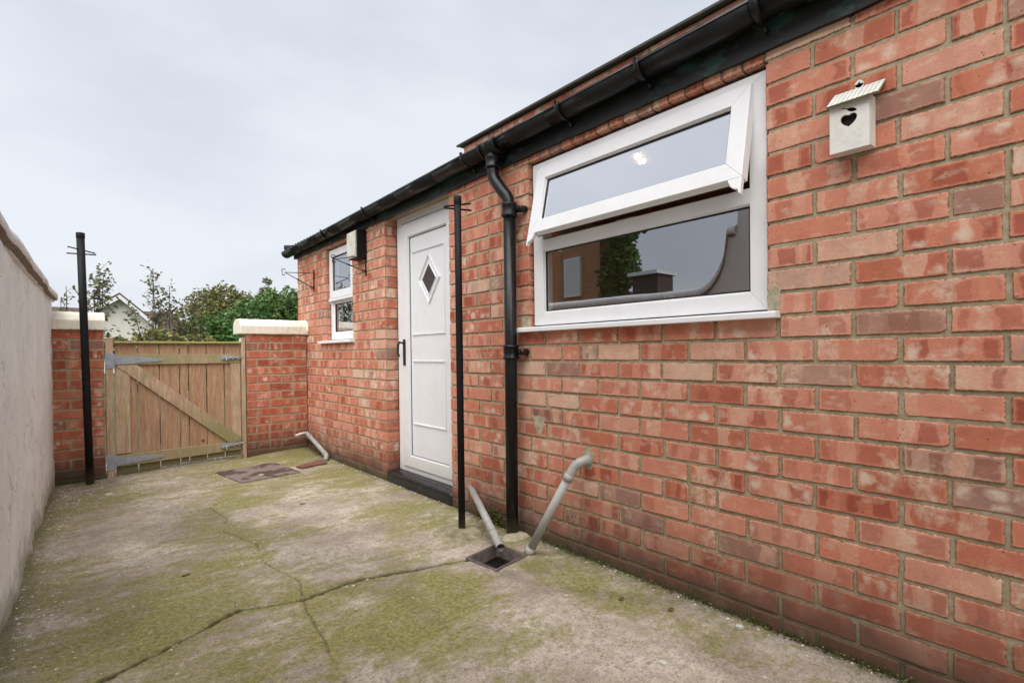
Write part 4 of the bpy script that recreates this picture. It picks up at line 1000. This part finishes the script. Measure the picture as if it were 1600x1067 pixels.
chipobj('plaster_chip', -.46, .95, [(-.010, -.01), (.008, -.012), (.013, .004), (.002, .012), (-.01, .008)], M['whitechip'], 'white flake on bare concrete below the gully near the photo bottom', 'chip', None, .006)
chipobj('plaster_chip', -.70, 4.60, [(-.022, -.008), (-.002, -.012), (.02, -.004), (.006, .004), (.002, .018), (-.006, .004)], M['whitechip'], 'white scrap lying on the manhole cover', 'chip', None, .016)
lf = [(-.020, 0), (-.006, -.010), (.014, -.006), (.026, .002), (.012, .010), (-.006, .009)]
for (x, y, lb) in ((-1.50, 2.75, 'dark curled leaf on the mossy concrete toward the left wall'), (-.22, 1.30, 'brown leaf on green moss beside the long brick wall'), (-.15, 1.12, 'brown leaf nearest the camera beside the long brick wall'), (-.72, 3.55, 'brown leaf on the concrete in front of the doorstep')):
    chipobj('leaf', x, y, [(p[0]*.8, p[1]*1.0) for p in lf], M['leafdry'], lb, 'leaf', 'fallen leaves', .003)

# ================================================================== bird box
bb = empty('bird_box', (-.03, .54, 1.6), 'small white wooden bird box with heart-shaped hole hung on the brick wall', 'bird box')
yb0, yb1, zb0, zb1 = .487, .593, 1.602, 1.755; XB = -.058
def hole_front():
    # front board with heart and leaf openings cut by boolean-free bridging: board built as grid minus mask
    ny, nzz = 106, 130; b = MB(); ys_ = np.linspace(yb0, yb1, ny+1); zs_ = np.linspace(zb0-.004, zb1-.012, nzz+1)
    hc = (.541, 1.684)
    def inh(y, z):
        X_ = (y-hc[0])/.0195; Y_ = (z-hc[1])/.0175-.1
        if (X_*X_+Y_*Y_-1)**3-X_*X_*Y_**3 < 0: return True
        # leaf above (teardrop with a stalk)
        a = R(-24); u_ = (y-.540)*math.cos(a)-(z-1.7215)*math.sin(a); v_ = (y-.540)*math.sin(a)+(z-1.7215)*math.cos(a)
        if -.022 < u_ < .006 and abs(v_) < .0062*math.sqrt(max(0, 1-((u_+.008)/.014)**2)): return True
        if 0 < u_ < .022 and abs(v_-.0005) < .0017: return True
        return False
    ins = np.zeros((ny, nzz), bool)
    for i in range(ny):
        for j in range(nzz): ins[i, j] = inh((ys_[i]+ys_[i+1])/2, (zs_[j]+zs_[j+1])/2)
    vs = []; 
    for x in (XB-.006, XB):
        for i in range(ny+1):
            for j in range(nzz+1): vs.append((x, ys_[i], zs_[j]))
    o_ = (ny+1)*(nzz+1); id_ = lambda i, j: i*(nzz+1)+j; fs = []
    for i in range(ny):
        for j in range(nzz):
            if ins[i, j]: continue
            a_, b2, c2_, d_ = id_(i, j), id_(i+1, j), id_(i+1, j+1), id_(i, j+1)
            fs.append((a_, d_, c2_, b2)); fs.append((a_+o_, b2+o_, c2_+o_, d_+o_))
            for (di, dj, e1, e2) in ((-1, 0, a_, d_), (1, 0, c2_, b2), (0, -1, b2, a_), (0, 1, d_, c2_)):
                ii, jj = i+di, j+dj
                if not (0 <= ii < ny and 0 <= jj < nzz) or ins[ii, jj]: fs.append((e1, e1+o_, e2+o_, e2))
    b.add(vs, fs); return b
hole_front().build('front_board', M['boxwhite'], bb)
b = MB(); b.box(XB+.0002, -.004, yb0, yb0+.006, zb0, zb1+.0); b.box(XB+.0002, -.004, yb1-.006, yb1, zb0, zb1); b.box(XB+.0002, -.004, yb0+.006, yb1-.006, zb0, zb0+.006); b.build('box_body', M['boxwhite'], bb, bevel=.0008)
b = MB(); b.box(-.0108, -.0045, yb0+.006, yb1-.006, zb0+.006, zb1+.02); b.box(XB+.008, XB+.0085, yb0+.007, yb1-.007, zb0+.007, zb1-.01); b.build('inner_shade_board', M['hole'], bb)  # near-black board and sheet stand in for the shade inside the box
# sloping roof with grooves
rt, re = Vector((-.006, 0, 1.802)), Vector((-.082, 0, 1.742)); nrm = Vector((-(rt.z-re.z)*-1, 0, 0))
b = MB(); ng = 10; ya, yb = .460, .597; w_ = (yb-ya)/ng; th = Vector((.0045, 0, -.0055))
for i in range(ng):
    y0_, y1_ = ya+i*w_+.0009, ya+(i+1)*w_-.0009
    P_ = [rt, re, re+th, rt+th]; b.prism([(p.x, p.z) for p in P_], 'y', y0_, y1_)
b.build('slatted_roof', M['boxroof'], bb)
b = MB(); P_ = [rt+th*.35, re+th*.35, re+th*1.0, rt+th*1.0]; b.prism([(p.x-.0004, p.z-.0004) for p in P_], 'y', ya+.0003, yb-.0003); b.build('roof_board', M['mossedge'], bb)
b = MB(); P_ = [rt+th*.22, re+th*.22, re+th*.345, rt+th*.345]; b.prism([(p.x, p.z) for p in P_], 'y', ya+.002, yb-.002); b.build('groove_shade', M['hole'], bb)  # dark sheet below the slats, painting shade into the grooves
b = MB(); cyt, czt = .528, 1.811; b.tube([(-.004, cyt, czt), (-.010, cyt, czt)], .0115, 24); b.box(-.010, -.004, cyt-.0105, cyt+.0105, 1.79, czt); b.build('hanging_tab', M['boxwhite'], bb)
b = MB(); b.tube([(-.0101, cyt, czt+.001), (-.0115, cyt, czt+.001)], .0032, 12); b.build('screw', M['iron'], bb)

# ================================================================== wall lamp
wl = empty('bulkhead_lamp', (-.05, 4.15, 1.9), 'black and cloudy cream bulkhead lamp under the eaves between narrow window and door', 'wall lamp')
b = MB(); b.box(-.088, -.002, 4.052, 4.225, 1.785, 2.018); b.build('backing_box', M['polepaint'], wl, bevel=.006)
b = MB(); b.prism([(-.087, 1.79), (-.087, 2.012), (-.100, 2.006), (-.106, 1.997), (-.106, 1.812), (-.098, 1.79)], 'y', 4.060, 4.219); b.build('diffuser', M['lampglass'], wl, bevel=.005)
b = MB(); b.box(-.1075, -.1055, 4.080, 4.160, 1.90, 1.99); b.build('clear_lens', M['lampglass'], wl, bevel=.001, label='clear ribbed lens of the lamp')
# ================================================================== hanging basket brackets
def bracket(y, z0, z1, L_, ztip, label, zt=None):
    br = empty('basket_bracket', (0, y, z0), label, 'bracket', 'wrought iron basket brackets')
    zt = zt if zt is not None else z1
    b = MB(); b.box(-.012, -.003, y-.006, y+.006, z0, z1); b.build('wall_bar', M['iron'], br)
    b = MB(); b.tube([(-.008, y, zt-.02), (-L_+.02, y, ztip+.0)], .0035, 8); b.build('arm', M['iron'], br)
    b = MB(); dg = [Vector((-.012, y, z0+.035)), Vector((-L_+.02, y, ztip))]
    pts = []
    for k in range(17):
        a = 2*math.pi*(k/16)*.95-.3; pts.append((-.026+.013*math.cos(a), y, z0+.038+.013*math.sin(a)))
    b.tube(pts, .0034, 8)
    b.tube([dg[0], dg[0].lerp(dg[1], .35), dg[0].lerp(dg[1], .5), dg[0].lerp(dg[1], .65), dg[1]], [.0038, .0038, .0062, .0038, .0038], 8)
    b.build('brace', M['iron'], br)
    b = MB(); pts = []
    for k in range(15):
        a = -.4+k/14*4.4; r_ = .019-.006*k/14; pts.append((-L_+.006+r_*math.cos(a+.6), y, ztip+.016+r_*math.sin(a+.6)))
    b.tube(pts, .0034, 8); pts = []
    for k in range(13):
        a = .6-k/12*4.2; r_ = .015-.005*k/12; pts.append((-L_+.006+r_*math.cos(a-.6), y, ztip-.016+r_*math.sin(a-.6)))
    b.tube(pts, .0034, 8); b.build('scroll_hook', M['iron'], br)
bracket(5.28, 1.63, 1.845, .305, 1.800, 'wrought iron basket bracket at the far corner of the outbuilding', 1.835)
bracket(4.07, 1.645, 1.862, .285, 1.755, 'wrought iron basket bracket below the bulkhead lamp by the narrow window', 1.835)

# things inside
b = MB(); pts = [(.35, 1.436-.062*math.cos(a), 1.165+.095*math.sin(a)) for a in np.linspace(0, math.pi, 18)]
b.tube(pts, .006, 10); o = b.build('tap', M['chrome'], None, origin=(.35, 1.436, 1.1)); tag(o, 'chrome arched tap behind the lower pane of the wide window', 'tap')

# ================================================================== background: house, trees
YB = 45
hs = empty('cream_house', (.7, YB, 0), 'cream gabled house with white bargeboards and brown roof beyond the gate', 'house')
kx = YB/20
def bx(px_X): return -1.8806+(px_X+1.8806)*kx
pk, pz = .70, 5.30
b = MB(); b.prism([(-1.35, -.1), (-1.35, pz-.72*(pk+1.35)-.05), (pk, pz-.1), (3.3, pz-.95*(3.3-pk)-.1), (3.3, -.1)], 'y', YB, YB+9); b.build('wall', M['cwall'], hs)
b = MB()
b.prism([(-1.75, pz-.72*(pk+1.75)), (pk, pz), (pk, pz+.14), (-1.80, pz-.72*(pk+1.8)+.13)], 'y', YB-.5, YB+9)
b.prism([(pk, pz), (3.9, pz-.95*(3.9-pk)), (3.95, pz-.95*(3.95-pk)+.16), (pk, pz+.14)], 'y', YB-.5, YB+9); b.build('roof', M['broof'], hs)
b = MB()
b.prism([(-1.75, pz-.72*(pk+1.75)-.30), (pk, pz-.30), (pk, pz-.005), (-1.75, pz-.72*(pk+1.75)-.01)], 'y', YB-.54, YB-.44)
b.prism([(pk, pz-.30), (3.9, pz-.95*(3.9-pk)-.30), (3.9, pz-.95*(3.9-pk)-.01), (pk, pz-.005)], 'y', YB-.54, YB-.44); b.build('bargeboard', M['barge'], hs)
b = MB(); b.add([(-6, YB+6, 2.4), (6.2, YB+6, 2.4), (5.1, YB+10, 4.93), (-6, YB+10, 5.14)], [(0, 1, 2, 3)]); b.add([(-6, YB+10, 5.14), (5.1, YB+10, 4.93), (6.2, YB+14, 2.4), (-6, YB+14, 2.4)], [(0, 1, 2, 3)]); b.build('main_roof', M['broof'], hs)
b = MB(); b.box(-6, 5.8, YB+6.3, YB+13.7, 0, 2.5); b.build('main_wall', M['cwall'], hs)

def leaves(name, mat, centres, size, parent, flat=.0):
    """centres (n,3): one folded leaf of four corners at each"""
    n = len(centres); c_ = np.asarray(centres); a = rng.normal(size=(n, 3)); a[:, 2] *= .6; a /= np.linalg.norm(a, axis=1)[:, None]
    b_ = rng.normal(size=(n, 3)); b_[:, 2] *= (1-flat); b_ -= (b_*a).sum(1)[:, None]*a; b_ /= np.linalg.norm(b_, axis=1)[:, None]; nn_ = np.cross(a, b_)
    s = (size*rng.uniform(.6, 1.3, n))[:, None]
    V = np.stack([c_-a*s, c_+b_*s*.55+nn_*s*.15, c_+a*s, c_-b_*s*.55+nn_*s*.15], 1).reshape(-1, 3); Fq = np.arange(n*4).reshape(-1, 4)
    return mesh_np(name, V, Fq, mat, parent, smooth=False)
def bush(name, loc, label, cat, blobs, n, mat, size, trunk=True, group=None, extra=None):
    t_ = empty(name, loc, label, cat, group); C_ = []
    tot = sum(r**2 for (_, _, _, r) in blobs)
    for (x, y, z, r) in blobs:
        k = int(n*r*r/tot); d = rng.normal(size=(k, 3)); d /= np.linalg.norm(d, axis=1)[:, None]
        rad = r*(rng.uniform(.55, 1.05, k)+.16*np.sin(d[:, 0]*9+x*3)*np.sin(d[:, 2]*8+y)); C_.append(np.array([x, y, z])+d*rad[:, None]*np.array([1, 1, .85]))
    leaves('crown', mat, np.concatenate(C_), size, t_)
    b = MB()
    for (x, y, z, r) in blobs:
        m_ = Vector((loc[0]+(x-loc[0])*.5, loc[1]+(y-loc[1])*.5, z*.5)); b.tube(bez([(loc[0], loc[1], -.1), m_, (x, y, z)], 4), [.05*r+.02*(1-k/8) for k in range(9)], 6)
        for q_ in range(5):
            dd = Vector(rng.normal(size=3)).normalized()*r*.9; b.tube([(x, y, z-r*.3), Vector((x, y, z))+dd], [.012, .004], 5)
    b.build('trunk', M['bark'], t_)
    return t_
# y=9..11 hedge mass; X at y=9: gate -1.5..-.65; bush -.6..1.4
bush('hedge_shrub', (.9, 9.6, 0), 'dense dark green shrub above the right pier coping and behind the outbuilding corner', 'shrub', [(.55, 9.5, 1.62, .42), (1.0, 9.7, 1.80, .46), (1.35, 9.6, 1.55, .5), (.22, 9.4, 1.42, .42), (.75, 9.4, 1.1, .55), (1.2, 9.3, 1.0, .5), (1.5, 10.0, 2.0, .32), (-.05, 9.5, 1.0, .5), (.78, 9.6, 1.9, .22)], 17000, M['leafg'], .038)
bush('laurel_bush', (-.35, 9.2, 0), 'brighter green bush behind the right half of the gate', 'bush', [(-.25, 9.2, 1.38, .33), (-.5, 9.2, 1.12, .30), (.0, 9.1, 1.25, .36), (-.2, 9.0, .85, .5), (.35, 9.1, .95, .45)], 8000, M['leafg2'], .036)
bush('round_tree', (.6, 13, 0), 'olive brown round-crowned tree rising behind the green bushes', 'tree', [(.42, 13, 2.15, .42), (.75, 13.1, 2.28, .42), (1.1, 13.0, 2.15, .40), (.7, 12.8, 1.8, .6), (1.3, 13.2, 1.95, .4), (.12, 13, 1.85, .36)], 5500, M['leafo'], .042)
bush('bramble_bush', (-1.0, 8.0, 0), 'straggly yellowing bush growing just behind the left half of the gate', 'bush', [(-1.2, 8.0, 1.05, .28), (-.98, 8.1, 1.15, .26), (-1.45, 8.0, 1.08, .2), (-.75, 8.0, 1.05, .28), (-.95, 7.9, .8, .35), (-.55, 8.1, 1.1, .24)], 3800, M['leafb'], .034)
def sapling(x, y, h, spread, nst, label, lv, dens=26):
    t_ = empty('sapling', (x, y, 0), label, 'sapling', 'thin saplings behind the gate'); b = MB(); C_ = []
    for s in range(nst):
        tx = x+random.uniform(-1, 1)*spread; ty = y+random.uniform(-.3, .3); hh = h*random.uniform(.72, 1.0)
        if s == 0: tx, hh = x+spread*.1, h
        pts = bez([(x+random.uniform(-.08, .08), y, 0), (x+(tx-x)*.45+random.uniform(-.05, .05), y, hh*.5), (tx, ty, hh)], 6); n = len(pts)
        b.tube(pts, [.012*(1-k/n)+.003 for k in range(n)], 6)
        for k in range(dens):
            t2 = .42+.58*(k/dens)**.8; i = min(n-2, int(t2*(n-1))); P_ = pts[i].lerp(pts[i+1], t2*(n-1)-i)
            a = random.uniform(0, 6.28); l = random.uniform(.06, .22)*(1.25-t2*.8); E_ = P_+Vector((math.cos(a)*l, math.sin(a)*l, random.uniform(.01, .12)))
            b.tube([P_, E_], [.003, .0015], 4, cap=False)
            for q_ in range(lv): C_.append(E_+Vector(rng.normal(0, .035, 3)))
            C_.append(P_.lerp(E_, .5)+Vector(rng.normal(0, .02, 3)))
    b.build('trunk', M['bark'], t_); leaves('crown', M['leafs'], np.array([tuple(c_) for c_ in C_]), .030, t_, .3)
sapling(-1.60, 8.6, 2.17, .13, 4, 'leafy sapling standing just right of the far black post', 5)
sapling(-1.02, 8.8, 2.22, .22, 5, 'tallest sapling in front of the cream gable', 4)
sapling(-.78, 8.9, 2.02, .16, 3, 'thin sapling between the gable and the green bushes', 4)
sapling(-.55, 8.7, 1.85, .20, 4, 'arching sapling against the edge of the green bushes', 5)
sapling(-1.93, 9.0, 1.92, .12, 3, 'sparse sapling showing above the left pier coping', 3, 12)
bush('far_conifer', (1.55, 12, 0), 'pale wispy conifer tip behind the basket bracket at the corner', 'tree', [(1.35, 12, 2.35, .16), (1.38, 12, 2.6, .10), (1.45, 12, 2.1, .25)], 900, M['leafs'], .03)

# ---- things seen only as reflections in the glass
t = NT('orange_brick'); bt = t.n('ShaderNodeTexBrick'); bt.inputs['Scale'].default_value = 1; bt.inputs['Brick Width'].default_value = .23; bt.inputs['Row Height'].default_value = .078; bt.inputs['Mortar Size'].default_value = .008
bt.inputs['Color1'].default_value = (.50, .21, .10, 1); bt.inputs['Color2'].default_value = (.36, .13, .065, 1); bt.inputs['Mortar'].default_value = (.40, .34, .25, 1)
cx_ = t.n('ShaderNodeCombineXYZ'); so_ = t.sep(t.tc.outputs['Object']); t.l(so_[1], cx_.inputs[0]); t.l(so_[2], cx_.inputs[1]); t.l(cx_.outputs[0], bt.inputs['Vector'])
t.base(bt.outputs['Color']); t.rough(.9); OB = t.m
ob = empty('brick_house', (-8.5, 9.5, 0), 'orange brick house with white curtained window across the lane', 'house')
b = MB(); b.box(-8.9, -8.0, 8.35, 16, 0, 5.2); b.build('wall', OB, ob)
b = MB(); b.box(-8.0, -7.92, 8.95, 9.5, 2.42, 3.42); wf = b.build('window', M['upvc'], ob); b = MB(); b.box(-7.92, -7.915, 9.0, 9.45, 2.5, 3.36); b.build('curtain', M['curtain'], wf)
b = MB(); b.prism([(-9.3, 5.1), (-7.7, 5.1), (-8.9, 6.0)], 'y', 8.1, 16.2); b.build('roof', M['broof'], ob)
bush('weeping_tree', (-8.3, 7.85, 0), 'dark weeping tree beyond the boundary wall', 'tree', [(-8.0, 7.75, 3.9, .50), (-8.1, 7.8, 3.3, .42), (-8.2, 8.0, 2.8, .45), (-8.3, 7.9, 4.5, .8), (-8.2, 8.0, 2.3, .4), (-8.6, 8.2, 3.2, .5)], 7000, M['leafg'], .07)
sh = empty('dark_shed', (-9, 6.6, 0), 'dark brown shed beyond the boundary wall', 'shed')
b = MB(); b.box(-8.6, -8.0, 6.7, 7.38, 0, 2.72); b.build('wall', M['broof'], sh); b = MB(); b.box(-8.7, -7.9, 6.65, 7.45, 2.72, 2.80); b.build('roof', M['barge'], sh)

# moss tufts at the foot of the brick wall and under the gate
C_ = []
for k in range(2600):
    u_ = random.random()
    if u_ < .45: y = random.gauss(2.38, .09); z = abs(random.gauss(0, .045))+.0; x = -random.uniform(.004, .03)*(1-min(1, z/.16))-.004
    elif u_ < .8: y = random.uniform(.35, 2.0); z = abs(random.gauss(0, .010)); x = -abs(random.gauss(0, .012))-.003
    else: x = random.uniform(-1.6, -.62); y = 5.50+random.gauss(0, .02); z = .055*sstep(-1.6, -.6, np.array(x))*.5+abs(random.gauss(0, .008))
    C_.append((x, y, z+grnd(x, min(y, 6))))
mo_ = leaves('moss', leafmat('moss_tuft', [(0, (.03, .035, .008)), (.6, (.09, .10, .02)), (1, (.18, .19, .045))], .1), np.array(C_), .0055, None)
tag(mo_, 'green moss growing along the foot of the brick wall and under the gate', 'moss', kind='stuff')
